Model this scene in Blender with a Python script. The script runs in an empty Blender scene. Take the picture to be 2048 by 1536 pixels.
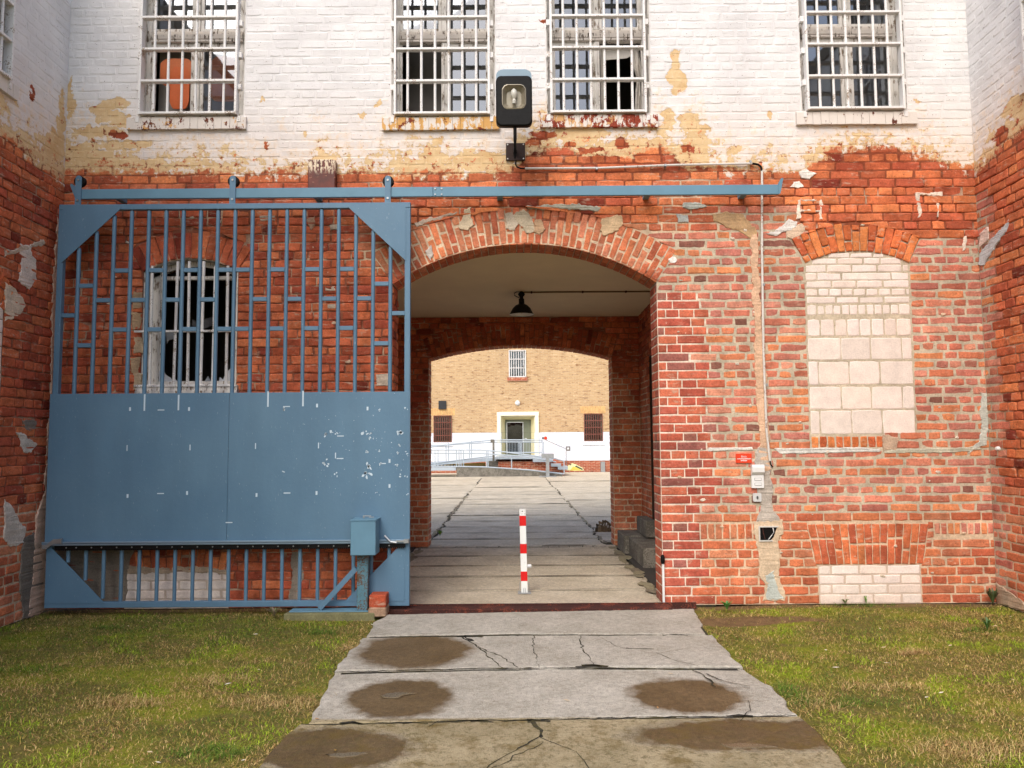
import bpy, math, random
import numpy as np
from mathutils import Matrix, Vector
random.seed(11)
R = math.radians
sc = bpy.context.scene
col = sc.collection

# ------------------------------------------------------------------ camera
H_CAM, D_CAM, F = 1.70, 8.095, 1538.0
PITCH, ROLL = 4.25, -0.40
cam_d = bpy.data.cameras.new('camera'); cam = bpy.data.objects.new('camera', cam_d); col.objects.link(cam)
cam_d.sensor_width = 36; cam_d.lens = F/2048*36; cam_d.clip_start = .05; cam_d.clip_end = 600
CM = Matrix.Translation((0, -D_CAM, H_CAM)) @ Matrix.Rotation(R(90+PITCH), 4, 'X') @ Matrix.Rotation(R(ROLL), 4, 'Z')
cam.matrix_world = CM
sc.camera = cam
CR = CM.to_3x3(); CO = CM.translation.copy()
def ray(px, py): return CR @ Vector(((px-1024)/F, -(py-768)/F, -1))
def at(px, py, Y=0.0):            # photo position -> point on the vertical plane y = Y
    d = ray(px, py); t = (Y-CO.y)/d.y; p = CO+d*t; return p
def P(px, py, Y=0.0):
    p = at(px, py, Y); return (p.x, p.z)
def gnd(px, py, z=0.0):
    d = ray(px, py); t = (z-CO.z)/d.z; return CO+d*t

# ------------------------------------------------------------------ mesh builder
class MB:
    def __init__(s): s.v=[]; s.f=[]; s.c=[]; s.m=[]; s.cur=(1,1,1,.5); s.mi=0
    def add(s, vs, fs, c=None, mi=None):
        b=len(s.v); s.v+= [tuple(p) for p in vs]; c=c or s.cur
        s.c += [c]*len(vs); mi = s.mi if mi is None else mi
        for f in fs: s.f.append(tuple(b+i for i in f)); s.m.append(mi)
        return b
    def box(s, x0,x1,y0,y1,z0,z1, c=None, mi=None):
        vs=[(x0,y0,z0),(x1,y0,z0),(x1,y1,z0),(x0,y1,z0),(x0,y0,z1),(x1,y0,z1),(x1,y1,z1),(x0,y1,z1)]
        s.add(vs,[(0,3,2,1),(4,5,6,7),(0,1,5,4),(1,2,6,5),(2,3,7,6),(3,0,4,7)],c,mi)
    def cbox(s, x0,x1,y0,y1,z0,z1, b=.004, c=None, mi=None):     # box with chamfered edges
        vs=[];ids={}
        for ix,x in enumerate((x0,x1)):
            for iy,y in enumerate((y0,y1)):
                for iz,z in enumerate((z0,z1)):
                    sx=b if ix==0 else -b; sy=b if iy==0 else -b; sz=b if iz==0 else -b
                    for k,p in enumerate([(x,y+sy,z+sz),(x+sx,y,z+sz),(x+sx,y+sy,z)]):
                        ids[(ix,iy,iz,k)]=len(vs); vs.append(p)
        g=lambda ix,iy,iz,k: ids[(ix,iy,iz,k)]
        fs=[]
        fs.append((g(0,0,0,0),g(0,0,1,0),g(0,1,1,0),g(0,1,0,0))); fs.append((g(1,0,0,0),g(1,1,0,0),g(1,1,1,0),g(1,0,1,0)))
        fs.append((g(0,0,0,1),g(1,0,0,1),g(1,0,1,1),g(0,0,1,1))); fs.append((g(0,1,0,1),g(0,1,1,1),g(1,1,1,1),g(1,1,0,1)))
        fs.append((g(0,0,0,2),g(0,1,0,2),g(1,1,0,2),g(1,0,0,2))); fs.append((g(0,0,1,2),g(1,0,1,2),g(1,1,1,2),g(0,1,1,2)))
        for iy in (0,1):
            for iz in (0,1): fs.append((g(0,iy,iz,1),g(1,iy,iz,1),g(1,iy,iz,2),g(0,iy,iz,2)))
        for ix in (0,1):
            for iz in (0,1): fs.append((g(ix,0,iz,0),g(ix,1,iz,0),g(ix,1,iz,2),g(ix,0,iz,2)))
            for iy in (0,1): fs.append((g(ix,iy,0,0),g(ix,iy,1,0),g(ix,iy,1,1),g(ix,iy,0,1)))
        for ix in (0,1):
            for iy in (0,1):
                for iz in (0,1): fs.append((g(ix,iy,iz,0),g(ix,iy,iz,1),g(ix,iy,iz,2)))
        s.add(vs,fs,c,mi)
    def tube(s, pts, r, n=10, cap=True, c=None, mi=None):
        pts=[Vector(p) for p in pts]; rs = r if isinstance(r,(list,tuple)) else [r]*len(pts)
        vs=[];fs=[]
        for i,p in enumerate(pts):
            t=(pts[min(i+1,len(pts)-1)]-pts[max(i-1,0)]).normalized()
            a=Vector((0,0,1)) if abs(t.z)<.9 else Vector((1,0,0))
            u=t.cross(a).normalized(); w=t.cross(u).normalized()
            for k in range(n):
                an=2*math.pi*k/n; vs.append(p+u*(math.cos(an)*rs[i])+w*(math.sin(an)*rs[i]))
        for i in range(len(pts)-1):
            for k in range(n):
                k2=(k+1)%n; fs.append((i*n+k,i*n+k2,(i+1)*n+k2,(i+1)*n+k))
        if cap: fs.append(tuple(range(n-1,-1,-1))); fs.append(tuple((len(pts)-1)*n+k for k in range(n)))
        s.add(vs,fs,c,mi)
    def lathe(s, prof, o, n=24, axis='z', c=None, mi=None):
        vs=[];fs=[]
        for (r,h) in prof:
            for k in range(n):
                a=2*math.pi*k/n; x,y=r*math.cos(a),r*math.sin(a)
                if axis=='z': vs.append((o[0]+x,o[1]+y,o[2]+h))
                elif axis=='y': vs.append((o[0]+x,o[1]+h,o[2]+y))
                else: vs.append((o[0]+h,o[1]+x,o[2]+y))
        for i in range(len(prof)-1):
            for k in range(n):
                k2=(k+1)%n; fs.append((i*n+k,i*n+k2,(i+1)*n+k2,(i+1)*n+k))
        s.add(vs,fs,c,mi)
    def prism(s, poly, y0, y1, c=None, mi=None, mp=None):        # poly in (x,z), between depths y0 and y1
        mp = mp or (lambda x,z,y:(x,y,z)); n=len(poly)
        vs=[mp(x,z,y0) for x,z in poly]+[mp(x,z,y1) for x,z in poly]
        fs=[tuple(range(n)),tuple(range(2*n-1,n-1,-1))]+[(i,i+n,(i+1)%n+n,(i+1)%n) for i in range(n)]
        s.add(vs,fs,c,mi)
    def build(s, name, mats, parent=None, smooth=False, normals=True):
        me=bpy.data.meshes.new(name); me.from_pydata(s.v,[],s.f)
        if not isinstance(mats,(list,tuple)): mats=[mats]
        for m in mats: me.materials.append(m)
        if len(mats)>1: me.polygons.foreach_set('material_index', s.m)
        a=me.color_attributes.new('tint','FLOAT_COLOR','POINT')
        a.data.foreach_set('color', np.array(s.c,dtype=np.float32).ravel())
        if normals:
            import bmesh
            bm=bmesh.new(); bm.from_mesh(me); bmesh.ops.recalc_face_normals(bm, faces=bm.faces); bm.to_mesh(me); bm.free()
        if smooth:
            me.polygons.foreach_set('use_smooth',[True]*len(me.polygons))
            try: me.set_sharp_from_angle(angle=R(40))
            except Exception: pass
        me.update()
        o=bpy.data.objects.new(name,me); col.objects.link(o)
        if parent: o.parent=parent
        return o
def tag(o,label=None,cat=None,group=None,kind=None):
    if label: o['label']=label
    if cat: o['category']=cat
    if group: o['group']=group
    if kind: o['kind']=kind
    return o
def empty(name,loc,label,cat,group=None):
    o=bpy.data.objects.new(name,None); col.objects.link(o); o.location=loc; o.empty_display_size=.1
    tag(o,label,cat,group); return o
def fit(o, parent):               # parent without moving the mesh (meshes are written in world coordinates)
    o.parent=parent; o.matrix_parent_inverse = Matrix.Translation(parent.location).inverted(); return o
def bp(mb,name,mats,parent,**k):
    return fit(mb.build(name,mats,**k),parent)

# ------------------------------------------------------------------ materials
def lin(c):
    return tuple((x/255/12.92 if x/255<=.04045 else ((x/255+.055)/1.055)**2.4) for x in c)
def L4(c): return (*lin(c),1)
class G:
    def __init__(s,name):
        s.mat=bpy.data.materials.new(name); s.mat.use_nodes=True; s.nt=s.mat.node_tree; s.nt.nodes.clear()
        s.out=s.n('ShaderNodeOutputMaterial'); s.b=s.n('ShaderNodeBsdfPrincipled')
        s.l(s.b.outputs[0],s.out.inputs[0]); s.co=s.n('ShaderNodeTexCoord').outputs['Object']
    def n(s,t,**k):
        x=s.nt.nodes.new(t)
        for a,v in k.items(): setattr(x,a,v)
        return x
    def l(s,a,b): s.nt.links.new(a,b)
    def put(s,sock,v):
        if isinstance(v,bpy.types.NodeSocket): s.l(v,sock)
        elif v is not None:
            if isinstance(v,(tuple,list)) and len(v)==3 and sock.type=='RGBA': v=(*v,1)
            sock.default_value=v
    def m(s,op,a,b=None,c=None,clamp=False):
        x=s.n('ShaderNodeMath',operation=op,use_clamp=clamp); s.put(x.inputs[0],a)
        if b is not None: s.put(x.inputs[1],b)
        if c is not None: s.put(x.inputs[2],c)
        return x.outputs[0]
    def vm(s,op,a,b=None,out=0):
        x=s.n('ShaderNodeVectorMath',operation=op); s.put(x.inputs[0],a)
        if b is not None: s.put(x.inputs[1],b)
        return x.outputs[out]
    def mix(s,f,a,b,bt='MIX'):
        x=s.n('ShaderNodeMix',data_type='RGBA',blend_type=bt); s.put(x.inputs[0],f); s.put(x.inputs[6],a); s.put(x.inputs[7],b)
        return x.outputs[2]
    def noise(s,scale,detail=4,rough=.55,v=None,dist=0,col=False):
        x=s.n('ShaderNodeTexNoise'); s.put(x.inputs['Vector'],v if v is not None else s.co)
        x.inputs['Scale'].default_value=scale; x.inputs['Detail'].default_value=detail; x.inputs['Roughness'].default_value=rough
        x.inputs['Distortion'].default_value=dist
        return x.outputs[1 if col else 0]
    def ramp(s,f,a,b,lo=0.,hi=1.):
        x=s.n('ShaderNodeMapRange'); x.clamp=True; s.put(x.inputs[0],f)
        x.inputs[1].default_value=a; x.inputs[2].default_value=b; x.inputs[3].default_value=lo; x.inputs[4].default_value=hi
        return x.outputs[0]
    def attr(s,name='tint'):
        x=s.n('ShaderNodeAttribute'); x.attribute_name=name; return x
    def scale(s,v,sc3):
        x=s.n('ShaderNodeMapping'); s.put(x.inputs[0],v); x.inputs['Scale'].default_value=sc3; return x.outputs[0]
    def bump(s,h,strength=.3,dist=.01,normal=None):
        x=s.n('ShaderNodeBump'); x.inputs['Strength'].default_value=strength; x.inputs['Distance'].default_value=dist
        s.put(x.inputs['Height'],h)
        if normal is not None: s.put(x.inputs['Normal'],normal)
        return x.outputs[0]
    def fin(s,color,rough=.8,normal=None,metal=0,spec=.3):
        s.put(s.b.inputs['Base Color'],color); s.put(s.b.inputs['Roughness'],rough)
        s.b.inputs['Metallic'].default_value=metal; s.b.inputs['Specular IOR Level'].default_value=spec
        if normal is not None: s.put(s.b.inputs['Normal'],normal)
        return s.mat

def m_paint(name,rgb,rough=.45,var=.12,dirt=None,dirt_amt=.35,bump=.15,scale=3,metal=0,spec=.4):
    g=G(name); c=L4(rgb)
    n1=g.noise(scale,5,.6); n2=g.noise(scale*14,4,.6)
    k=g.ramp(n1,.3,.7,1-var,1+var); cc=g.mix(1.0,c,g.n_rgb(k),'MULTIPLY')
    if dirt is not None:
        msk=g.ramp(g.m('ADD',g.m('MULTIPLY',n1,.5),g.m('MULTIPLY',n2,.5)),.62-dirt_amt*.25,.66-dirt_amt*.2)
        cc=g.mix(msk,cc,L4(dirt))
    return g.fin(cc,g.ramp(n2,.3,.7,rough-.08,rough+.12),g.bump(n2,bump,.003),metal,spec)
def n_rgb(s,v):
    x=s.n('ShaderNodeCombineColor'); [s.l(v,x.inputs[i]) for i in range(3)]; return x.outputs[0]
G.n_rgb=n_rgb

def make_brick_mat(name, white=None, ochre=None, peels=(), u0=-5., u1=5., paint=True):
    """bricks and mortar take their own colour from the 'tint' attribute; limewash and old ochre wash lie over them"""
    g=G(name); a=g.attr(); rnd=a.outputs['Alpha']
    sep=g.n('ShaderNodeSeparateXYZ'); g.l(g.co,sep.inputs[0]); X,Z=sep.outputs[0],sep.outputs[2]
    nb=g.noise(7,6,.62); nf=g.noise(42,5,.65); nc=g.noise(1.3,4,.55); nvf=g.noise(160,3,.6)
    base=g.mix(1,a.outputs['Color'],g.n_rgb(g.ramp(nb,.28,.72,.66,1.28)),'MULTIPLY')
    base=g.mix(1,base,g.n_rgb(g.ramp(nf,.3,.7,.76,1.2)),'MULTIPLY')
    base=g.mix(1,base,g.n_rgb(g.ramp(nc,.3,.7,.84,1.14)),'MULTIPLY')
    # soot and lime specks on the brick
    sp=g.noise(75,3,.5,v=g.vm('ADD',g.co,(3.1,0,7.7))); base=g.mix(g.ramp(sp,.665,.70,0,.75),base,L4((66,34,26)))
    sp2=g.noise(24,5,.7,v=g.vm('ADD',g.co,(9.3,0,1.7))); base=g.mix(g.ramp(sp2,.655,.70,0,.6),base,L4((222,196,176)))
    sm=g.noise(1,6,.68,v=g.scale(g.vm('ADD',g.co,(2,0,5)),(8,8,26))); lg=g.noise(1.7,4,.6,v=g.vm('ADD',g.co,(8,0,2)))
    base=g.mix(g.m('MULTIPLY',g.ramp(sm,.55,.66,0,.62),g.ramp(lg,.42,.6,.15,1)),base,L4((194,176,154)))
    dk=g.noise(1,5,.65,v=g.scale(g.vm('ADD',g.co,(6,0,1)),(5,5,13))); base=g.mix(g.ramp(dk,.6,.7,0,.32),base,L4((92,46,34)))
    h=g.m('ADD',g.m('MULTIPLY',nf,.7),g.m('MULTIPLY',nvf,.45))
    colr=base; rough=.93
    if paint:
        fr=g.m('MULTIPLY',g.m('SUBTRACT',g.m('ADD',g.m('MULTIPLY',nb,.55),g.m('MULTIPLY',g.noise(18,6,.65),.45)),.5),1.0)
        br=g.m('MULTIPLY',g.m('SUBTRACT',rnd,.5),.16)
        def curve(pts):
            x=g.n('ShaderNodeFloatCurve'); cu=x.mapping.curves[0]; x.mapping.use_clip=False
            zs=[z for _,z in pts]; lo,hi=min(zs)-.05,max(zs)+.05
            P_=[((u-u0)/(u1-u0),(z-lo)/(hi-lo)) for u,z in pts]
            cu.points[0].location=P_[0]; cu.points[1].location=P_[-1]
            for q in P_[1:-1]: cu.points.new(*q)
            for p_ in cu.points: p_.handle_type='VECTOR'
            x.mapping.update(); g.put(x.inputs[1],g.ramp(X,u0,u1))
            return g.m('ADD',g.m('MULTIPLY',x.outputs[0],hi-lo),lo)
        ho=g.m('SUBTRACT',Z,curve(ochre)); hw=g.m('SUBTRACT',Z,curve(white))
        mo=g.ramp(g.m('ADD',ho,g.m('ADD',g.m('MULTIPLY',fr,.7),g.m('MULTIPLY',br,.5))),-.03,.03)
        # limewash thins out over a band above its lower edge, brick by brick
        edge=g.m('ADD',hw,g.m('ADD',g.m('MULTIPLY',fr,2.3),g.m('MULTIPLY',br,1.2)))
        mw=g.ramp(edge,-.016,.022)
        pe_o=None; pe_r=None
        wob=g.noise(5,6,.68,col=True); wob=g.vm('MULTIPLY',g.vm('SUBTRACT',wob,(.5,.5,.5)),(.34,0,.26))
        cw=g.vm('ADD',g.vm('MULTIPLY',g.co,(1,0,1)),wob)
        for (u,z,ru,rz,t) in peels:
            d=g.vm('LENGTH',g.vm('MULTIPLY',g.vm('SUBTRACT',cw,(u,0,z)),(1/ru,0,1/rz)),out=1)
            mk=g.ramp(d,1.04,.93)
            if t=='o': pe_o = mk if pe_o is None else g.m('MAXIMUM',pe_o,mk)
            else: pe_r = mk if pe_r is None else g.m('MAXIMUM',pe_r,mk)
        wn=g.noise(2.2,5,.6,v=g.vm('ADD',g.co,(5,0,5)))
        white_c=g.mix(g.ramp(wn,.35,.68),L4((229,227,226)),L4((210,208,208)))
        white_c=g.mix(g.ramp(g.m('ADD',edge,g.m('MULTIPLY',fr,1.2)),.0,.34,.62,0),white_c,L4((226,202,172)))
        ln_=g.noise(1,3,.55,v=g.scale(g.co,(5,1,52))); white_c=g.mix(g.ramp(ln_,.66,.72,0,.55),white_c,L4((136,128,124)))
        low=g.ramp(Z,4.6,5.6,1,0); white_c=g.mix(g.m('MULTIPLY',low,.55),white_c,L4((226,208,194)))
        st=g.noise(26,5,.72,v=g.scale(g.co,(1,1,2.6))); white_c=g.mix(g.ramp(st,.63,.70,0,.55),white_c,L4((150,140,134)))
        st=g.noise(60,2,.5,v=g.vm('ADD',g.co,(1,0,9))); white_c=g.mix(g.ramp(st,.70,.73,0,.9),white_c,L4((92,62,50)))
        och=g.mix(g.ramp(nb,.35,.65),L4((220,194,152)),L4((206,172,126)))
        och=g.mix(g.ramp(sp2,.58,.66,0,.8),och,L4((226,208,180)))
        # rusty brick showing through the ochre in places
        rs=g.noise(11,6,.7,v=g.vm('ADD',g.co,(2,0,4))); och=g.mix(g.ramp(g.m('ADD',rs,g.m('MULTIPLY',ho,-.05)),.56,.60),och,base)
        colr=g.mix(mo,base,och)
        if pe_o is not None: mw=g.m('MULTIPLY',mw,g.m('SUBTRACT',1.,pe_o))
        if pe_r is not None:
            mw=g.m('MULTIPLY',mw,g.m('SUBTRACT',1.,pe_r)); colr=g.mix(pe_r,colr,g.mix(.4,base,L4((120,44,24))))
        mw=g.m('MULTIPLY',mw,mo)
        colr=g.mix(mw,colr,white_c)
        h=g.m('ADD',h,g.m('ADD',g.m('MULTIPLY',mo,.6),g.m('MULTIPLY',mw,1.3)))
    return g.fin(colr,rough,g.bump(h,.55,.006),0,.2)

def m_vcol(name,rough=.85,bump=.3,spec=.25,bs=60,var=.22,bd=.004):
    g=G(name); a=g.attr(); n=g.noise(bs,5,.62); n2=g.noise(bs/9,4,.6)
    c=g.mix(1,a.outputs['Color'],g.n_rgb(g.ramp(n,.3,.7,1-var,1+var)),'MULTIPLY')
    c=g.mix(1,c,g.n_rgb(g.ramp(n2,.3,.7,1-var,1+var)),'MULTIPLY')
    return g.fin(c,rough,g.bump(n,bump,bd),0,spec)

def m_glass(name,tint=(178,184,190)):
    g=G(name); g.nt.nodes.remove(g.b)
    t=g.n('ShaderNodeBsdfTransparent'); t.inputs[0].default_value=(.8,.82,.82,1)
    gl=g.n('ShaderNodeBsdfGlossy'); gl.inputs[0].default_value=L4(tint); gl.inputs[1].default_value=.03
    n=g.noise(1.6,2,.5); bm=g.bump(n,.06,.05); g.l(bm,gl.inputs['Normal'])
    fr=g.n('ShaderNodeFresnel'); fr.inputs[0].default_value=1.5
    k=g.m('ADD',g.m('MULTIPLY',fr.outputs[0],1.5),.34,clamp=True)
    mx=g.n('ShaderNodeMixShader'); g.l(k,mx.inputs[0]); g.l(t.outputs[0],mx.inputs[1]); g.l(gl.outputs[0],mx.inputs[2])
    g.l(mx.outputs[0],g.out.inputs[0]); return g.mat
# ------------------------------------------------------------------ brickwork
from mathutils import noise as mn
CH = .0935            # course height
def jit(a): return random.uniform(-a,a)
PAL = {
 'upper': [(190,88,52),(200,96,54),(178,78,48),(206,104,60),(174,74,48),(194,92,56)],
 'deep':  [(178,76,46),(186,84,50),(168,68,44),(192,92,56),(160,64,44),(180,80,50)],
 'pink':  [(196,108,84),(190,100,76),(204,122,98),(184,94,70),(200,106,68),(192,112,92),(180,96,80),(206,114,66),(178,98,84)],
 'new':   [(182,80,54),(170,70,50),(190,88,58),(150,82,72),(176,76,56)],
 'arch':  [(190,88,52),(200,98,58),(178,78,48),(186,94,64),(194,104,74)],
 'orange':[(198,96,44),(188,86,40),(206,106,54),(180,76,40)],
 'cream': [(214,202,190),(220,206,194),(208,196,186),(224,212,204)],
 'dark':  [(104,44,34),(92,38,30),(116,50,38),(84,36,30),(124,56,42)],
 'buff':  [(206,170,122),(214,180,132),(196,156,108),(220,188,146)],
}
MORT = {'upper':(138,76,52),'deep':(140,86,66),'pink':(190,178,156),'new':(222,208,190),'arch':(208,184,156),'orange':(120,52,30),
        'cream':(190,176,162),'dark':(104,74,60),'buff':(206,178,140)}
ZP = {  # joint, front offset, edge jitter, depth jitter, corner rounding
 'upper': (.0085,.010,.0045,.0040,.006), 'deep': (.0095,.010,.0050,.0045,.006), 'pink': (.019,.0035,.0050,.0025,.007),
 'new': (.013,.005,.0010,.0010,.002), 'arch': (.015,.005,.0040,.0025,.005), 'orange': (.008,.010,.004,.004,.006),
 'cream': (.009,.007,.003,.002,.004), 'dark': (.012,.008,.004,.003,.005), 'buff': (.010,.006,.004,.004,.004),
 'white': (.008,.0034,.0034,.0020,.007),
}
def pick(z):
    c = lin(random.choice(PAL[z])); k=random.uniform(.84,1.14)*1.10; d=.10 if z in ('upper','deep','orange','dark') else .14; lm=.3*c[0]+.6*c[1]+.1*c[2]
    c=tuple(q*(1-d)+lm*d for q in c); c=(c[0]*1.04,c[1]*(1.18 if z in('pink','new') else 1.26),c[2]*1.12)
    if z in ('pink',) and random.random()<.03: c=lin((128,86,74)); 
    if z in ('upper','deep') and random.random()<.03: c=lin((122,54,40))
    return (c[0]*k, c[1]*k*random.uniform(.95,1.05), c[2]*k, random.random())
def brick(mb, mp, q, w, c, ej=.004, rd=.005, wj=.003, depth=.02):
    """q: four (u,v) corners bl, br, tr, tl; w: how far the face stands out of the wall plane"""
    bl,br,tr,tl = q
    L=math.dist(bl,br); Hh=math.dist(bl,tl)
    if L<.015 or Hh<.012: return
    nx=max(1,min(5,round(L/.065))); nz=max(1,min(5,round(Hh/.065)))
    rd=min(rd,L*.25,Hh*.25)
    pts=[]
    def edge(a,b,n):
        for k in range(n):
            t=k/n
            pts.append((a[0]+(b[0]-a[0])*t,a[1]+(b[1]-a[1])*t, k==0))
    edge(bl,br,nx); edge(br,tr,nz); edge(tr,tl,nx); edge(tl,bl,nz)
    cx=(bl[0]+br[0]+tr[0]+tl[0])/4; cy=(bl[1]+br[1]+tr[1]+tl[1])/4
    out=[]
    for (x,y,corner) in pts:
        k = rd/ max(L,Hh) * (1.6 if corner else 0)
        x+= (cx-x)*k+jit(ej); y+=(cy-y)*k*1.5+jit(ej); out.append((x,y))
    n=len(out); t1,t2=jit(wj),jit(wj)
    inn=[]; ww=[]
    bw=min(.010,L*.2,Hh*.2)
    for (x,y) in out:
        dx,dy=cx-x,cy-y; d=math.hypot(dx,dy) or 1
        kx=bw*(1 if abs(dx)>bw*2 else .5)
        inn.append((x+math.copysign(min(kx,abs(dx)*.6),dx), y+math.copysign(min(bw,abs(dy)*.6),dy)))
        ww.append(w+t1*(x-cx)/L*2+t2*(y-cy)/Hh*2+jit(wj*.4))
    vs=[mp(x,y,-depth) for x,y in out]+[mp(out[i][0],out[i][1],ww[i]-.0045) for i in range(n)]+[mp(inn[i][0],inn[i][1],ww[i]) for i in range(n)]
    vs.append(mp(cx+jit(.01),cy+jit(.006),w+jit(wj*.5)))
    fs=[]
    for i in range(n):
        j=(i+1)%n
        fs.append((i,j,j+n,i+n)); fs.append((i+n,j+n,j+2*n,i+2*n)); fs.append((i+2*n,j+2*n,3*n))
    mb.add(vs,fs,c)
class Opening:
    def __init__(s,xc,c,z0,zs,rise=0,ring=0):
        s.xc,s.c,s.z0,s.zs,s.rise,s.ring=xc,c,z0,zs,rise,ring; s.flat=None
        if rise:
            s.R=(c*c+rise*rise)/(2*rise); s.zc=zs+rise-s.R; s.th=math.asin(c/s.R); s.Ro=s.R+ring
            s.ze=s.zc+s.Ro*math.cos(s.th); s.top=s.zc+s.Ro; s.otop=zs+rise
        else: s.top=s.otop=zs
    def hw_open(s,v):
        if v<s.z0-1e-6: return -1
        if v<=s.zs: return s.c
        if not s.rise: return -1
        q=s.R**2-(v-s.zc)**2
        return math.sqrt(q) if q>0 else -1
    def hw_brick(s,v):
        if v<s.z0-1e-6: return -1
        if v<=s.zs: return s.c
        if s.flat and v<=s.zs+s.flat[0]: return s.c+.03+(v-s.zs)/s.flat[0]*s.flat[1]
        if not s.rise: return -1
        if v<=s.ze: return s.c+(v-s.zs)*math.tan(s.th)
        q=s.Ro**2-(v-s.zc)**2
        return math.sqrt(q) if q>0 else -1
class Blk:            # region where the bricks are left out, the backing stays (built by hand there)
    def __init__(s,u0,u1,v0,v1): s.u0,s.u1,s.v0,s.v1=u0,u1,v0,v1
def intervals(u0,u1,va,vb,ops,key,blks=()):
    ex=[]
    vm=(va+vb)/2
    for o in ops:
        f=getattr(o,key); hm=f(vm); hb=f(va+.002); ht=f(vb-.002)
        if hm<0 and max(hb,ht)<0: continue
        if o.z0-1e-6>vm: continue
        if not o.rise and vm>o.zs+(o.flat[0] if o.flat else 0): continue
        if hm<0: hm=max(hb,ht)*.5
        hb=hm if hb<0 else hb; ht=(0 if o.rise and vm>o.zs else hm) if ht<0 else ht
        ex.append((o.xc-hb,o.xc+hb,o.xc-ht,o.xc+ht))
    for b in blks:
        if b.v0<vm<b.v1: ex.append((b.u0,b.u1,b.u0,b.u1))
    ex.sort(); res=[]; pb=pt=u0
    for (a,b,c,d) in ex:
        if a>pb+.01: res.append((pb,a,pt,c))
        if b>pb: pb,pt=b,d
    if pb<u1-.01: res.append((pb,u1,pt,u1))
    return res
def lay(mb, mp, u0,u1,v0,v1, zone, ops=(), blks=(), backing=True, bdepth=None, ph=0., L=.30, seed=None, wjadd=0):
    """lay courses of brick between v0 and v1 and the mortar bed behind them"""
    if seed is not None: random.seed(seed)
    r0=int(math.floor(v0/CH+1e-6)); r1=int(math.ceil(v1/CH-1e-6))
    for r in range(r0,r1):
        va=max(v0,r*CH); vb=min(v1,(r+1)*CH)
        if vb-va<.02: continue
        wave=[jit(.003) for _ in range(40)]
        for (ab,bb,at_,bt) in intervals(u0,u1,va,vb,ops,'hw_brick',blks):
            head = (r%2==0) ^ (random.random()<.12)
            ln = L*.5 if head else L
            off = (L*.25 if r%2 else 0)+(L*.5 if r%4==1 else 0)+jit(.025)+ph
            k=math.floor((min(ab,at_)-off)/ln); cur=None
            cuts=[]
            u=off+k*ln
            while u<max(bb,bt)+ln:
                cuts.append(u); u+= ln*(random.uniform(.93,1.07)) if random.random()<.8 else (L*.5 if not head else L)
            lo,hi=(ab+at_)/2,(bb+bt)/2
            cuts=[x for x in cuts if lo+.055<x<hi-.055]
            cuts=[None]+cuts+[None]
            for i in range(len(cuts)-1):
                cb=ab if cuts[i] is None else cuts[i]; ct=at_ if cuts[i] is None else cuts[i]
                db=bb if cuts[i+1] is None else cuts[i+1]; dt=bt if cuts[i+1] is None else cuts[i+1]
                zn=zone((cb+db)/2,(va+vb)/2)
                j,w,ej,wj,rd=ZP[zn]
                g0=j/2; pz='upper' if zn=='white' else zn
                if zn=='pink' and random.random()<.25: w-=.0015; ej*=1.4
                if zn in('upper','deep') and random.random()<.10: w-=random.uniform(.002,.007); ej*=1.5; wj*=1.5
                y0=va+g0+jit(.0015)+wave[int((cb*3)%40)]*.5; y1=vb-g0+jit(.0015)+wave[int((cb*3)%40)]*.5
                gv=g0*(.62 if zn in('pink','new','arch') else 1); brick(mb,mp,((cb+gv,y0),(db-gv,y0),(dt-gv,y1),(ct+gv,y1)),w,pick(pz),ej,rd,wj+wjadd)
    if not backing: return
    nb=int(round((v1-v0)/(CH/2)))
    cutv=sorted(set([v0+(v1-v0)*i/nb for i in range(nb+1)]+[o.z0 for o in ops if v0<o.z0<v1]+[o.zs for o in ops if v0<o.zs<v1]))
    for va,vb in zip(cutv[:-1],cutv[1:]):
        if vb-va<1e-4: continue
        for (ab,bb,at_,bt) in intervals(u0,u1,va,vb,[o for o in ops if not getattr(o,'fill',0)],'hw_open'):
            n=max(1,int(round((bb-ab)/.16)))
            for i in range(n):
                t0,t1=i/n,(i+1)/n
                a0,a1=ab+(bb-ab)*t0,ab+(bb-ab)*t1; b0,b1=at_+(bt-at_)*t0,at_+(bt-at_)*t1
                cs=[];pq=[]
                for (u,v) in ((a0,va),(a1,va),(b1,vb),(b0,vb)):
                    zn=zone(u,v); d={'white':.0006,'pink':-.0005,'new':0,'arch':-.001,'cream':.001}.get(zn,-.0025) if bdepth is None else bdepth
                    m=lin(MORT['upper' if zn=='white' else zn]); m=lin((188,160,136)) if zn in('deep','upper') and mn.noise((u*2.5,v*4,11))>.22 else m; cs.append((*m,.5)); pq.append(mp(u,v,d))
                b=mb.add(pq,[(0,1,2,3)]); mb.c[b:b+4]=cs
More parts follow.
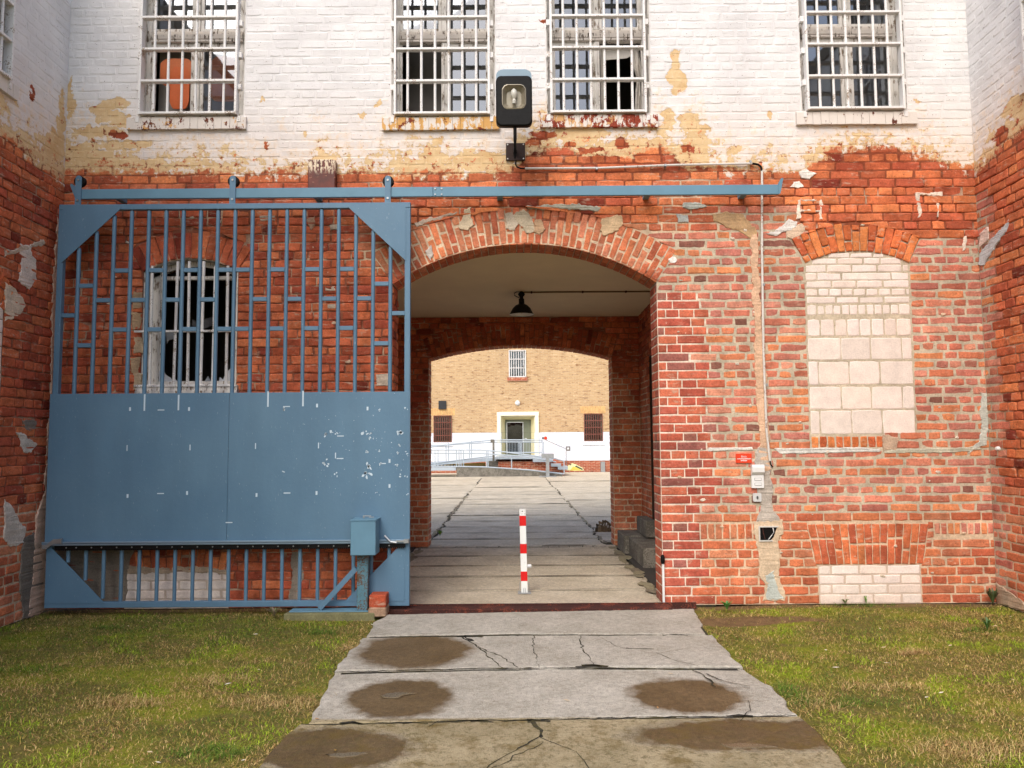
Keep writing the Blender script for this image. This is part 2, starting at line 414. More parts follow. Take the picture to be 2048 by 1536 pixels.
def ring_arch(mb, mp, o, zn, w=None, tw=.078, amin=None, amax=None, split=(1/3,2/3)):
    j,w0,ej,wj,rd=ZP[zn]; w=w0 if w is None else w
    th=o.th; Rm=(o.R+o.Ro)/2; n=max(5,int(round(2*th*Rm/tw))); st=2*th/n
    pol=lambda r,a:(o.xc+r*math.sin(a), o.zc+r*math.cos(a))
    for i in range(n):
        a0=-th+i*st; a1=a0+st
        if amin is not None and not (amin<=o.xc+Rm*math.sin((a0+a1)/2)<=amax): continue
        g0=j/2/Rm; jr=random.uniform(-.03,.03)
        cuts=[o.R, o.R+(o.ring)*(split[i%len(split)])+jr, o.Ro+jit(.012)] if split else [o.R,o.Ro+jit(.02)]
        for k in range(len(cuts)-1):
            r0=cuts[k]+(j/2 if k else 0); r1=cuts[k+1]-(j/2 if k<len(cuts)-2 else 0)
            brick(mb,mp,(pol(r0,a0+g0),pol(r0,a1-g0),pol(r1,a1-g0),pol(r1,a0+g0)),w+jit(.002),pick(zn),ej,rd,wj)
def soffit(mb, o, y0, y1, zn, s=1):
    """underside of an arch: bricks seen edge-on, running through the wall's thickness"""
    n=max(5,int(round(2*o.th*o.R/.078))); st=2*o.th/n; j=.010
    for i in range(n):
        a0=-o.th+i*st; a1=a0+st
        ys=[y0,y0+.13+jit(.03),y1] if i%2 else [y0,y0+.26+jit(.03),y1]
        def mp(u,v,w,a0=a0): a=v; r=o.R-w; return (o.xc+r*math.sin(a), u, o.zc+r*math.cos(a))
        for k in range(len(ys)-1):
            brick_pol(mb,mp,ys[k]+(j/2 if k else 0),ys[k+1]-j/2,a0+j/2/o.R,a1-j/2/o.R,pick(zn))
    m=(*lin(MORT[zn]),.5)
    for i in range(n):
        a0=-o.th+i*st; a1=a0+st; r=o.R+.004
        f=lambda a,y:(o.xc+r*math.sin(a),y,o.zc+r*math.cos(a))
        mb.add([f(a0,y0),f(a1,y0),f(a1,y1),f(a0,y1)],[(0,1,2,3)],m)
def brick_pol(mb,mp,u0,u1,a0,a1,c):
    vs=[mp(u,a,w) for w in (-.012,.006) for (u,a) in ((u0,a0),(u1,a0),(u1,a1),(u0,a1))]
    da=(a1-a0)*.08; vs2=[mp(u,a,.010) for (u,a) in ((u0+.006,a0+da),(u1-.006,a0+da),(u1-.006,a1-da),(u0+.006,a1-da))]
    mb.add(vs+vs2,[(0,1,5,4),(1,2,6,5),(2,3,7,6),(3,0,4,7),(4,5,9,8),(5,6,10,9),(6,7,11,10),(7,4,8,11),(8,9,10,11)],c)
def patch(mb, mp, poly, c, w0=-.02, w=.010, jt=.012, seg=.022, lump=.003):
    """an irregular smear of plaster or cement standing a few millimetres off the wall"""
    pts=[]
    n=len(poly)
    for i in range(n):
        a,b=poly[i],poly[(i+1)%n]; k=max(1,int(math.dist(a,b)/seg))
        for t in range(k):
            x,y=a[0]+(b[0]-a[0])*t/k,a[1]+(b[1]-a[1])*t/k; q=jt*2.2
            pts.append((x+q*mn.noise((x*9,y*9,1.5))+q*.6*mn.noise((x*30,y*30,4))+jit(jt*.25),y+q*mn.noise((x*9,y*9,8.5))+q*.6*mn.noise((x*30,y*30,7))+jit(jt*.25)))
    from mathutils.geometry import tessellate_polygon
    cx=sum(p[0] for p in pts)/len(pts); cy=sum(p[1] for p in pts)/len(pts); m=len(pts)
    inn=[]
    for i,(x,y) in enumerate(pts):
        a=pts[i-1]; b=pts[(i+1)%m]; tx,ty=b[0]-a[0],b[1]-a[1]; d=math.hypot(tx,ty) or 1
        inn.append((x-ty/d*.006*s_orient(pts),y+tx/d*.006*s_orient(pts)))
    k=random.uniform(.93,1.06); cc=(*[q*k for q in lin(c)],random.random())
    vs=[mp(x,y,w0) for x,y in pts]+[mp(x,y,w-.004+jit(.001)) for x,y in pts]+[mp(x,y,w+jit(lump)) for x,y in inn]
    fs=[(i,(i+1)%m,(i+1)%m+m,i+m) for i in range(m)]+[(i+m,(i+1)%m+m,(i+1)%m+2*m,i+2*m) for i in range(m)]
    for t in tessellate_polygon([[Vector((x,y,0)) for x,y in inn]]): fs.append(tuple(2*m+i for i in t))
    mb.add(vs,fs,cc)
def s_orient(p):
    return 1 if sum(p[i-1][0]*p[i][1]-p[i][0]*p[i-1][1] for i in range(len(p)))>0 else -1
# ------------------------------------------------------------------ shared materials
M={}
def m_gate():
    g=G('blue_gate_paint'); s=g.noise(1.3,5,.6,v=g.scale(g.co,(3.2,1,.55))); n=g.noise(1.3,5,.6); n3=g.noise(34,4,.65)
    c=g.mix(g.ramp(n,.3,.7),L4((84,118,144)),L4((94,128,152))); c=g.mix(1,c,g.n_rgb(g.ramp(s,.3,.72,.92,1.06)),'MULTIPLY')
    sc_=g.noise(70,3,.6,v=g.scale(g.co,(1,1,.35))); c=g.mix(g.ramp(sc_,.68,.71,0,.5),c,L4((150,172,188)))
    dr=g.noise(26,6,.75); c=g.mix(g.ramp(dr,.66,.72,0,.35),c,L4((70,84,92)))
    return g.fin(c,g.ramp(n3,.3,.7,.36,.56),g.bump(g.m('ADD',n3,g.m('MULTIPLY',n,5)),.12,.01),0,.4)
M['gate']=m_gate()
M['rail']=m_paint('blue_rail_paint',(96,136,158),.45,.10,bump=.08,scale=3)
M['gatechip']=m_paint('paint_scuff',(196,214,226),.6,.1)
M['black']=m_paint('black_metal',(9,8,9),.5,.2,spec=.2)
M['steel']=m_paint('galvanised_steel',(168,172,174),.35,.1,metal=.7,scale=9)
M['rust']=m_paint('rusty_steel',(134,66,46),.8,.25,dirt=(60,30,24),dirt_amt=.9,bump=.3,scale=5)
M['whitebar']=m_paint('white_enamel_bar',(226,224,222),.5,.05,dirt=(150,134,116),dirt_amt=.25,bump=.1,scale=6)
M['glass']=m_glass('window_glass')
M['glass_far']=m_glass('far_window_glass',(120,130,140))
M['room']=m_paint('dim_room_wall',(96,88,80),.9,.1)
M['floor_in']=m_paint('room_floor',(70,58,48),.9,.1)
M['roof']=m_paint('roof_felt',(60,58,56),.9,.2)
M['conc']=m_paint('step_concrete',(134,130,120),.92,.14,dirt=(96,92,84),dirt_amt=.7,bump=.6,scale=4)
M['ceiling']=m_paint('passage_ceiling_plaster',(222,206,172),.95,.06,bump=.2,scale=1.2)
M['vc']=m_vcol('mixed_plaster')
M['vcs']=m_vcol('smooth_coloured',.5,.08,.4,30,.06)
M['white']=m_paint('white_plastic',(224,226,226),.4,.04)
M['red']=m_paint('red_reflective_film',(206,14,12),.45,.05)
M['bollard']=m_paint('white_lacquer',(226,230,228),.4,.05,dirt=(160,160,150),dirt_amt=.2)
M['sign']=m_paint('orange_red_enamel',(222,66,32),.45,.06)
def m_wood(name,a=(214,210,204),b=(120,104,88)):
    g=G(name); v=g.scale(g.co,(14,14,2.2)); n=g.noise(3,6,.7,v=v); n2=g.noise(9,5,.7)
    k=g.ramp(g.m('ADD',g.m('MULTIPLY',n,.6),g.m('MULTIPLY',n2,.4)),.53,.58)
    return g.fin(g.mix(k,L4(a),L4(b)),.75,g.bump(n2,.4,.004))
M['wood']=m_wood('peeling_white_window_wood'); M['woodh']=m_wood('weathered_transom_wood',(206,198,190),(74,60,48))
def m_sill(name,amt,brick_c,ochre_c,o_amt):
    g=G(name); n=g.noise(13,6,.7,v=g.scale(g.co,(1.3,1,.7))); n2=g.noise(6,5,.65,v=g.vm('ADD',g.co,(7,0,3))); nf=g.noise(50,4,.6)
    c=g.mix(g.ramp(nf,.3,.7),L4(brick_c),L4(tuple(q*.72 for q in brick_c)))
    c=g.mix(g.ramp(n2,.60-o_amt*.22,.62-o_amt*.22),c,L4(ochre_c))
    c=g.mix(g.ramp(n,.36+amt*.24,.38+amt*.24),c,L4((216,208,200)))
    return g.fin(c,.9,g.bump(nf,.4,.005))
def bl(mb,name,mats,parent,smooth=False,**k):
    return mb.build(name,mats,parent,smooth=smooth,**k)
ID=lambda x,z,w:(x,-w,z)

# ------------------------------------------------------------------ main building
XL=(P(127,330)[0]+P(100,1100)[0])/2; XR=(P(1955,330)[0]+P(1988,1150)[0])/2
ZT=7.6
def bez(pts): return [P(a,b) for a,b in pts]
WHITE=[(100,290),(150,268),(190,292),(240,300),(300,322),(380,318),(470,322),(520,338),(610,335),(640,300),(700,328),(760,322),(800,308),(880,318),(960,318),(1010,322),(1045,268),(1080,250),(1130,276),(1180,268),(1230,285),(1290,268),(1330,250),(1345,300),(1380,250),(1410,262),(1420,318),(1500,322),(1600,330),(1640,300),(1700,282),(1780,288),(1850,292),(1875,310),(1920,330),(1990,325)]
OCHRE=[(100,345),(200,338),(500,346),(900,347),(1020,345),(1060,300),(1120,295),(1180,318),(1260,315),(1320,296),(1360,326),(1440,338),(1600,345),(1640,322),(1680,300),(1760,292),(1840,306),(1880,325),(1990,342)]
PEELS=[((1352,128),(13,28),'o'),((1357,165),(20,24),'o'),((1344,150),(13,16),'o'),((232,208),(32,15),'o'),((205,228),(25,20),'o'),((238,238),(22,16),'o'),((200,262),(50,13),'o'),((252,290),(55,12),'o'),
 ((170,318),(48,28),'o'),((300,330),(60,12),'o'),((140,200),(9,46),'o'),((1376,238),(20,14),'o'),((1392,258),(28,12),'o'),((1338,240),(13,26),'o'),
 ((878,282),(12,9),'o'),((865,310),(22,24),'o'),((758,205),(5,12),'o'),((725,235),(9,5),'o'),((612,268),(6,6),'o'),((535,292),(6,10),'r'),((524,200),(5,8),'o'),
 ((1085,272),(30,11),'r'),((1070,288),(18,7),'r'),((1140,292),(12,7),'r'),((1180,300),(28,7),'r'),((1210,318),(42,8),'r'),((1300,316),(30,10),'r'),((1375,298),(13,7),'r'),((1245,285),(14,10),'r'),
 ((240,268),(18,9),'r'),((1690,312),(40,8),'r'),((1770,310),(32,10),'r'),((1740,330),(110,10),'r'),((1220,335),(80,10),'r'),((1470,298),(12,6),'o'),((1540,228),(8,9),'o'),((1838,202),(7,4),'o'),((1083,42),(6,3),'r'),((955,322),(60,20),'o'),((1160,268),(60,18),'o'),((1270,292),(60,18),'o')]
peels=[]
for (c,r,t) in PEELS:
    u,z=P(*c); peels.append((u,z,r[0]/190,r[1]/190,t))
M['facade']=make_brick_mat('painted_brickwork',bez(WHITE),bez(OCHRE),peels,XL-.2,XR+.2)
M['brick']=make_brick_mat('bare_brickwork',paint=False)

l,r_=P(785,568),P(1313,562)
GX=(l[0]+r_[0])/2; GC=(r_[0]-l[0])/2; GZS=(l[1]+r_[1])/2
GATE=Opening(GX,GC,-1,GZS,P(1050,487)[1]-GZS,.395)
a,b=P(284,660),P(474,660); wz=P(380,543)[1]
WIN0=Opening((a[0]+b[0])/2,(b[0]-a[0])/2,P(380,781)[1],wz,P(380,517)[1]-wz,.30)
a,b=P(1612,600),P(1820,600); bz=P(1715,527)[1]
BLANK=Opening((a[0]+b[0])/2,(b[0]-a[0])/2,P(1720,870)[1],bz,P(1715,503)[1]-bz,.30); BLANK.fill=1
a,b=P(1638,1165),P(1842,1165); BAS1=Opening((a[0]+b[0])/2,(b[0]-a[0])/2,-1,P(1740,1130)[1]); BAS1.fill=1; BAS1.flat=(P(1740,1046)[1]-BAS1.zs,.07)
a,b=P(250,1165),P(458,1165); BAS0=Opening((a[0]+b[0])/2,(b[0]-a[0])/2,-1,P(350,1143)[1]); BAS0.fill=1; BAS0.flat=(P(350,1060)[1]-BAS0.zs,.09)
UPW=[]
for (x0,x1,yb) in ((278,489,234),(783,990,234),(1093,1300,231),(1601,1811,224)):
    p,q=P(x0,150),P(x1,150); UPW.append(Opening((p[0]+q[0])/2,(q[0]-p[0])/2,P((x0+x1)/2,yb)[1],P(0,0)[1]+.62))
def zmain(x,z):
    zb=4.52
    if z>zb: return 'white'
    n=math.sin(x*7.3)*.05+math.sin(z*31+x*2)*.07
    if x<GX-GC-.35: return 'deep'
    if x<GX+GC+.02 and z>GATE.ze-.2:
        return 'upper' if z>4.02 else 'arch'
    if x<GX+GC: return 'deep'
    if z<P(1700,620)[1]+.8 and x<GX+GC+.42+.10*math.sin(z*67)+(.12 if z<2.4 and z>1 else 0) and z<3.25: return 'new'
    if z<.92: return 'arch'
    if z>3.9 and abs(x-1.7)<.5+n: return 'arch'
    if z>4.18: return 'upper'
    if x>P(1590,500)[0] and z>P(1700,480)[1]+n: return 'upper'
    if x<P(1600,500)[0] and z>4.05+n*.5: return 'upper' if x<2.2 else 'pink'
    return 'pink'
BLD=empty('brick_building',(0,0,0),'old brick building, whitewashed above and bare red brick below, with a vaulted gateway','building')
LB=[Blk(o.xc-o.c-.03-o.flat[1],o.xc+o.c+.03+o.flat[1],o.zs,o.zs+o.flat[0]) for o in (BAS1,BAS0)]
LINT=[
      Blk(P(1400,1060)[0],P(1505,1060)[0],P(1450,1080)[1],P(1450,1046)[1]),Blk(P(1868,1060)[0],XR,P(1925,1070)[1],P(1925,1044)[1]),
      Blk(P(1622,885)[0],P(1768,885)[0],P(1700,897)[1],P(1700,871)[1])]
OPS=[GATE,WIN0,BLANK,BAS1,BAS0]+UPW
w=MB()
lay(w,ID,XL-.02,XR+.02,0,ZT,zmain,OPS,LINT,seed=5)
ring_arch(w,ID,GATE,'arch'); ring_arch(w,ID,WIN0,'deep',w=.012,split=None,tw=.085); ring_arch(w,ID,BLANK,'orange',w=.016,tw=.088,split=(1/3,.66,.99))
# splayed flat arches over the two cellar openings
for o,(ya,yb,bk) in ((BAS1,(1128,1046,LB[0])),(BAS0,(1143,1060,LB[1]))):
    n=15; zb,zt=bk.v0+.005,bk.v1-.005
    for i in range(n):
        f0,f1=i/n,(i+1)/n; b0=o.xc-o.c-.03+(2*o.c+.06)*f0; b1=o.xc-o.c-.03+(2*o.c+.06)*f1
        t0=bk.u0+(bk.u1-bk.u0)*f0; t1=bk.u0+(bk.u1-bk.u0)*f1; s=random.choice((.36,.64,.5))
        I=lambda bb,tt,q:bb+(tt-bb)*q
        zs_=zb+(zt-zb)*s
        for (q0,q1) in ((0,s-.015),(s+.015,1)):
            if q1-q0<.2: continue
            brick(w,ID,((I(b0,t0,q0)+.005,zb+(zt-zb)*q0),(I(b1,t1,q0)-.005,zb+(zt-zb)*q0),(I(b1,t1,q1)-.005,zb+(zt-zb)*q1),(I(b0,t0,q1)+.005,zb+(zt-zb)*q1)),.010+jit(.003),pick('upper'),.004,.005,.003)
for bk,n,zn in ((LINT[0],7,'arch'),(LINT[1],9,'pink'),(LINT[2],9,'orange')):
    for i in range(n):
        x0=bk.u0+(bk.u1-bk.u0)*i/n; x1=bk.u0+(bk.u1-bk.u0)*(i+1)/n
        brick(w,ID,((x0+.007,bk.v0+.006),(x1-.007,bk.v0+.006),(x1-.007,bk.v1-.006),(x0+.007,bk.v1-.006)),.006,pick(zn),.004,.005,.003)
# reveals and underside of the gateway arch
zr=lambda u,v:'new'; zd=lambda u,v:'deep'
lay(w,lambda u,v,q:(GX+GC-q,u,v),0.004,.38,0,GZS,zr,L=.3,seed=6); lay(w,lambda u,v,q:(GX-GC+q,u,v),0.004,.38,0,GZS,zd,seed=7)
soffit(w,GATE,.002,.38,'arch')
bl(w,'wall',M['facade'],BLD)
# passage
PW=2.09; YI,YO=4.47,4.87
a,b=at(857,900,YI),at(1226,900,YI); rz=at(1040,716,YI).z; rc=at(1040,690,YI).z
REAR=Opening((a.x+b.x)/2,(b.x-a.x)/2,-1,rz,rc-rz,.36)
DOOR=Opening(2.95,.60,.5,2.95)
w=MB()
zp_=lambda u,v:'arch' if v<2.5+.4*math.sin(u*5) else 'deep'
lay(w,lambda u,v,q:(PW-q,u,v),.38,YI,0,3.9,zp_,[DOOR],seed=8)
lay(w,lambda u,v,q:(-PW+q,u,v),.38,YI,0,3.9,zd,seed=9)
lay(w,lambda u,v,q:(u,YI-q,v),-PW,PW,0,3.9,zp_,[REAR],seed=10)
ring_arch(w,lambda u,v,q:(u,YI-q,v),REAR,'deep')
lay(w,lambda u,v,q:(REAR.xc+REAR.c-q,u,v),YI+.004,YO,0,rz,lambda u,v:'arch',seed=11); lay(w,lambda u,v,q:(REAR.xc-REAR.c+q,u,v),YI+.004,YO,0,rz,lambda u,v:'arch',seed=12)
soffit(w,REAR,YI+.002,YO,'arch')
# inner face of the front wall and outer face of the rear wall
def plane_bands(mb,Y,x0,x1,z0,z1,ops,c):
    mb.cur=(*lin(c),.5); n=int((z1-z0)/.047)
    cut=sorted(set([z0+(z1-z0)*i/n for i in range(n+1)]+[o.z0 for o in ops if z0<o.z0<z1]+[o.zs for o in ops if z0<o.zs<z1]))
    for va,vb in zip(cut[:-1],cut[1:]):
        for (ab,bb,at_,bt) in intervals(x0,x1,va,vb,ops,'hw_open'):
            mb.add([(ab,Y,va),(bb,Y,va),(bt,Y,vb),(at_,Y,vb)],[(0,1,2,3)])
plane_bands(w,.38,XL,XR,0,ZT,[GATE,WIN0]+UPW,(120,80,62))
plane_bands(w,YO,XL-.4,XR+.4,0,ZT,[REAR],(160,96,70))
bl(w,'passage_wall',M['brick'],BLD,normals=False)
c=MB(); c.add([(-PW,.38,3.80),(PW,.38,3.80),(PW,YI,3.742),(-PW,YI,3.742)],[(0,3,2,1)])
bl(c,'ceiling',M['ceiling'],BLD,normals=False)
r=MB(); r.box(XL-.4,XR+.4,-.03,YO+.05,ZT,ZT+.25); bl(r,'roof',M['roof'],BLD)
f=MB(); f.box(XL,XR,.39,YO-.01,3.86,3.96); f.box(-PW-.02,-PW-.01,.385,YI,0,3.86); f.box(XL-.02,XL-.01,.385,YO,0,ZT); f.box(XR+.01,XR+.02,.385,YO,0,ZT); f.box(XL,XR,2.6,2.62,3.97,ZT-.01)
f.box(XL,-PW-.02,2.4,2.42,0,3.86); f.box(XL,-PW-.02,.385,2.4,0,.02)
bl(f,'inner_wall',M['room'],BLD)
# passage door recess
d=MB(); d.cur=(*lin((60,46,38)),.5)
d.box(PW+.30,PW+.34,2.3,3.6,.45,3.0); d.box(PW,PW+.30,2.33,2.35,.5,2.95); d.box(PW,PW+.30,3.55,3.57,.5,2.95); d.box(PW,PW+.3,2.35,3.55,2.95,2.97); d.box(PW,PW+.3,2.35,3.55,.46,.5)
dd=bl(d,'door',M['vc'],BLD)
h=MB(); h.tube([(PW+.30,2.5,1.5),(PW+.25,2.5,1.5),(PW+.25,2.62,1.5)],.012); bl(h,'handle',M['steel'],dd)
# plaster repairs
def pp(poly,c,w=.011,into=None,**k):
    m_=into or MB(); patch(m_,ID,bez(poly),c,w=w,**k)
    if into is None: bl(m_,'plaster_patch',M['vc'],BLD)
pp([(1500,470),(1514,468),(1518,560),(1523,640),(1532,760),(1536,880),(1540,940),(1520,940),(1516,850),(1510,740),(1508,640),(1502,560)],(200,166,138),.014)
pp([(1424,432),(1450,424),(1486,428),(1500,446),(1516,462),(1514,480),(1498,476),(1480,462),(1430,444)],(186,154,116))
pp([(1514,900),(1526,888),(1540,905),(1543,960),(1546,1020),(1556,1042),(1514,1044),(1520,1010),(1512,960),(1508,925)],(176,168,158),.013)
pp([(1507,1044),(1562,1040),(1568,1068),(1556,1082),(1560,1110),(1556,1150),(1572,1180),(1570,1200),(1524,1202),(1530,1170),(1518,1150),(1516,1100),(1508,1082)],(196,176,150),.012)
pp([(1530,1150),(1545,1140),(1552,1160),(1566,1196),(1530,1200),(1536,1176)],(178,186,180),.016)
pp([(1958,782),(1972,786),(1978,820),(1976,860),(1972,890),(1956,900),(1940,904),(1960,884),(1964,850),(1960,815)],(184,186,176),.012)
pp([(1548,897),(1700,895),(1760,898),(1760,904),(1640,906),(1560,908)],(206,206,200),.010,jt=.004)
pp([(1768,898),(1900,896),(1958,892),(1962,900),(1880,906),(1768,906)],(180,178,160),.010,jt=.004)
pp([(1766,872),(1794,872),(1792,900),(1768,900)],(184,160,138),.014)
pp([(1415,896),(1504,894),(1506,900),(1415,903)],(214,214,206),.010,jt=.003)
pp([(1548,462),(1562,452),(1576,438),(1590,444),(1588,458),(1572,466),(1556,472),(1530,466)],(214,210,204),.016)
pp([(1572,462),(1600,448),(1612,454),(1604,470),(1586,480),(1574,474)],(208,184,160),.013)
pp([(1584,366),(1600,362),(1608,372),(1594,378),(1580,374)],(226,222,214),.016)
pp([(1598,342),(1612,338),(1632,348),(1618,358),(1604,354)],(220,216,208),.016)
for q in ([(1600,400),(1640,398),(1644,410),(1638,412),(1636,402),(1604,404)],[(1594,404),(1600,402),(1600,440),(1590,438)],[(1638,410),(1644,410),(1644,438),(1638,438)],[(1600,421),(1638,421),(1638,424),(1600,424)],
          [(1830,388),(1884,386),(1886,392),(1832,394)],[(1830,392),(1838,392),(1840,434),(1834,434)],[(1872,406),(1876,406),(1876,432),(1872,432)],[(1926,472),(1932,472),(1930,500),(1924,500)]):
    pp(q,(218,204,188),.0125,jt=.011)
pp([(1034,424),(1046,418),(1056,428),(1066,446),(1072,462),(1056,466),(1040,452),(1030,438)],(190,176,152),.014)
pp([(1066,440),(1084,436),(1090,460),(1078,472),(1068,462)],(176,146,116),.015)
pp([(1206,436),(1240,430),(1246,448),(1236,462),(1210,474),(1202,460)],(204,176,140),.015)
pp([(1010,430),(1022,428),(1040,440),(1030,460),(1010,460)],(192,178,158),.013)
pp([(832,444),(868,436),(912,424),(914,430),(870,442),(836,452)],(196,176,158),.014)
pp([(930,420),(944,414),(946,450),(934,460),(918,456)],(206,188,160),.018)
pp([(852,502),(862,490),(866,508),(860,520)],(200,190,180),.016)
pp([(1336,520),(1344,514),(1354,520),(1346,528),(1338,528)],(224,220,214),.014)
pp([(1050,412),(1110,408),(1160,410),(1200,416),(1196,422),(1120,418),(1056,418)],(176,176,164),.016)
pp([(1370,406),(1400,404),(1412,414),(1380,420),(1366,414)],(178,184,178),.016)
pp([(1352,430),(1376,434),(1374,444),(1356,446)],(180,184,180),.014)
# scattered small lime dabs
random.seed(77); dabs=MB()
for _ in range(90):
    px=random.uniform(1340,1950) if random.random()<.6 else random.uniform(170,760); py=random.uniform(430,1190)
    if 1605<px<1835 and 500<py<900: continue
    if 270<px<490 and 500<py<790: continue
    r_=random.uniform(1.2,4); n=6
    pp([(px+r_*random.uniform(.6,1.5)*math.cos(i*2*math.pi/n)*1.4,py+r_*random.uniform(.5,1.2)*math.sin(i*2*math.pi/n)) for i in range(n)],random.choice([(212,200,184),(196,184,164),(206,180,154)]),.0125,into=dabs,jt=.004)
bl(dabs,'lime_dabs',M['vc'],BLD)['kind']='stuff'
# behind the gate: grey render at the foot of the wall and light mortar smears
pp([(95,1092),(270,1092),(262,1120),(256,1150),(252,1206),(95,1208)],(124,114,102),.015)
pp([(582,1090),(604,1088),(606,1140),(600,1204),(578,1206),(584,1150)],(150,138,124),.014)
pp([(255,1130),(330,1136),(400,1132),(456,1136),(455,1146),(350,1144),(256,1148)],(176,156,134),.016)
pp([(86,450),(108,440),(112,560),(108,760),(104,900),(100,1090),(84,1100),(78,900),(84,700)],(212,184,166),.03)
pp([(610,436),(628,430),(634,448),(622,460),(612,452)],(160,128,108),.013)
for (x,y,ww,hh) in ((752,748,24,24),(650,575,20,6),(655,610,16,8),(520,432,30,10),(660,450,20,10)):
    pp([(x,y),(x+ww,y-1),(x+ww+1,y+hh),(x+1,y+hh)],(186,170,152),.014,jt=.004)
for (px,py) in ((274,600),(272,640),(276,690),(270,730),(275,760)):
    pp([(px-8,py-18),(px+10,py-14),(px+9,py+16),(px-6,py+18)],random.choice([(176,150,120),(190,168,140)]),.016)
# bricked-up window and cellar openings, limewashed
M['lime']=m_vcol('limewashed_masonry',.9,.5,.2,70,.10,.006)
k=MB()
def cz():
    f=random.uniform(.95,1.05); return (*[q*f for q in lin(random.choice([(226,212,202),(222,210,200),(230,216,208),(226,210,198)]))],random.random())
x0,x1=BLANK.xc-BLANK.c,BLANK.xc+BLANK.c
def row(ya,yb,cuts,rd=.005,jw=.006,wdt=None,xa=None,xb=None,wj=.002,base=.003):
    zb,zt=P(1720,yb)[1],P(1720,ya)[1]; xa=x0 if xa is None else xa; xb=x1 if xb is None else xb
    e=[xa]+[P(q,(ya+yb)/2)[0] for q in cuts]+[xb]
    for p_,q_ in zip(e[:-1],e[1:]): brick(k,ID,((p_+jw/2,zb+jw/2),(q_-jw/2,zb+jw/2),(q_-jw/2,zt-jw/2),(p_+jw/2,zt-jw/2)),base+jit(wj),cz(),.003,rd,.0012)
row(506,516,(1700,1745),xa=BLANK.xc-.30,xb=BLANK.xc+.30); row(516,529,(1674,1726,1760),xa=BLANK.xc-.48,xb=BLANK.xc+.48)
row(529,545,(1653,1703,1754,1804)); row(545,561,(1634,1683,1782)); row(561,576,(1663,1713,1765)); row(577,592,(1636,1658,1683,1706,1732,1757,1782,1812))
row(593,607,(1672,1718,1768)); row(608,631,tuple(1617+i*16.4 for i in range(1,12)),jw=.009)
row(637,673,(1641,1669,1694,1719,1743,1768,1793),jw=.009); row(675,720,(1682,1741,1804),jw=.005,wj=.001); row(722,770,(1637,1699,1760),jw=.005,wj=.001)
row(772,819,(1683,1743,1805),jw=.005,wj=.001); row(820,869,(1640,1704,1765),jw=.005,wj=.001)
m=(*lin((190,172,158)),.5)
k.add([(x0,.003,BLANK.z0),(x1,.003,BLANK.z0),(x1,.003,BLANK.zs),(x0,.003,BLANK.zs)],[(0,1,2,3)],m)
k.add([(BLANK.xc+BLANK.R*math.sin(a_),.003,BLANK.zc+BLANK.R*math.cos(a_)) for a_ in [BLANK.th*(-1+i/8) for i in range(17)]]+[(x1,.003,BLANK.zs),(x0,.003,BLANK.zs)],[tuple(range(19))],m)
tag(bl(k,'blocked_window',M['lime'],BLD),'arched window bricked up with pale limewashed blocks')
for o,lo in ((BAS1,0),(BAS0,0)):
    k=MB()
    def zc_(u,v): return 'cream'
    zz=o.zs; n=4
    for i in range(n):
        z0_,z1_=zz*i/n,zz*(i+1)/n; off=.13 if i%2 else .27; e=[o.xc-o.c]
        x=o.xc-o.c+off
        while x<o.xc+o.c-.06: e.append(x); x+=.29
        e.append(o.xc+o.c)
        for p_,q_ in zip(e[:-1],e[1:]): brick(k,ID,((p_+.004,z0_+.004),(q_-.004,z0_+.004),(q_-.004,z1_-.004),(p_+.004,z1_-.004)),.005,cz(),.003,.006,.002)
    k.add([(o.xc-o.c,-.0005,0),(o.xc+o.c,-.0005,0),(o.xc+o.c,-.0005,zz),(o.xc-o.c,-.0005,zz)],[(0,1,2,3)],(*lin((198,180,164)),.5))
    bl(k,'blocked_cellar_window',M['lime'],BLD)

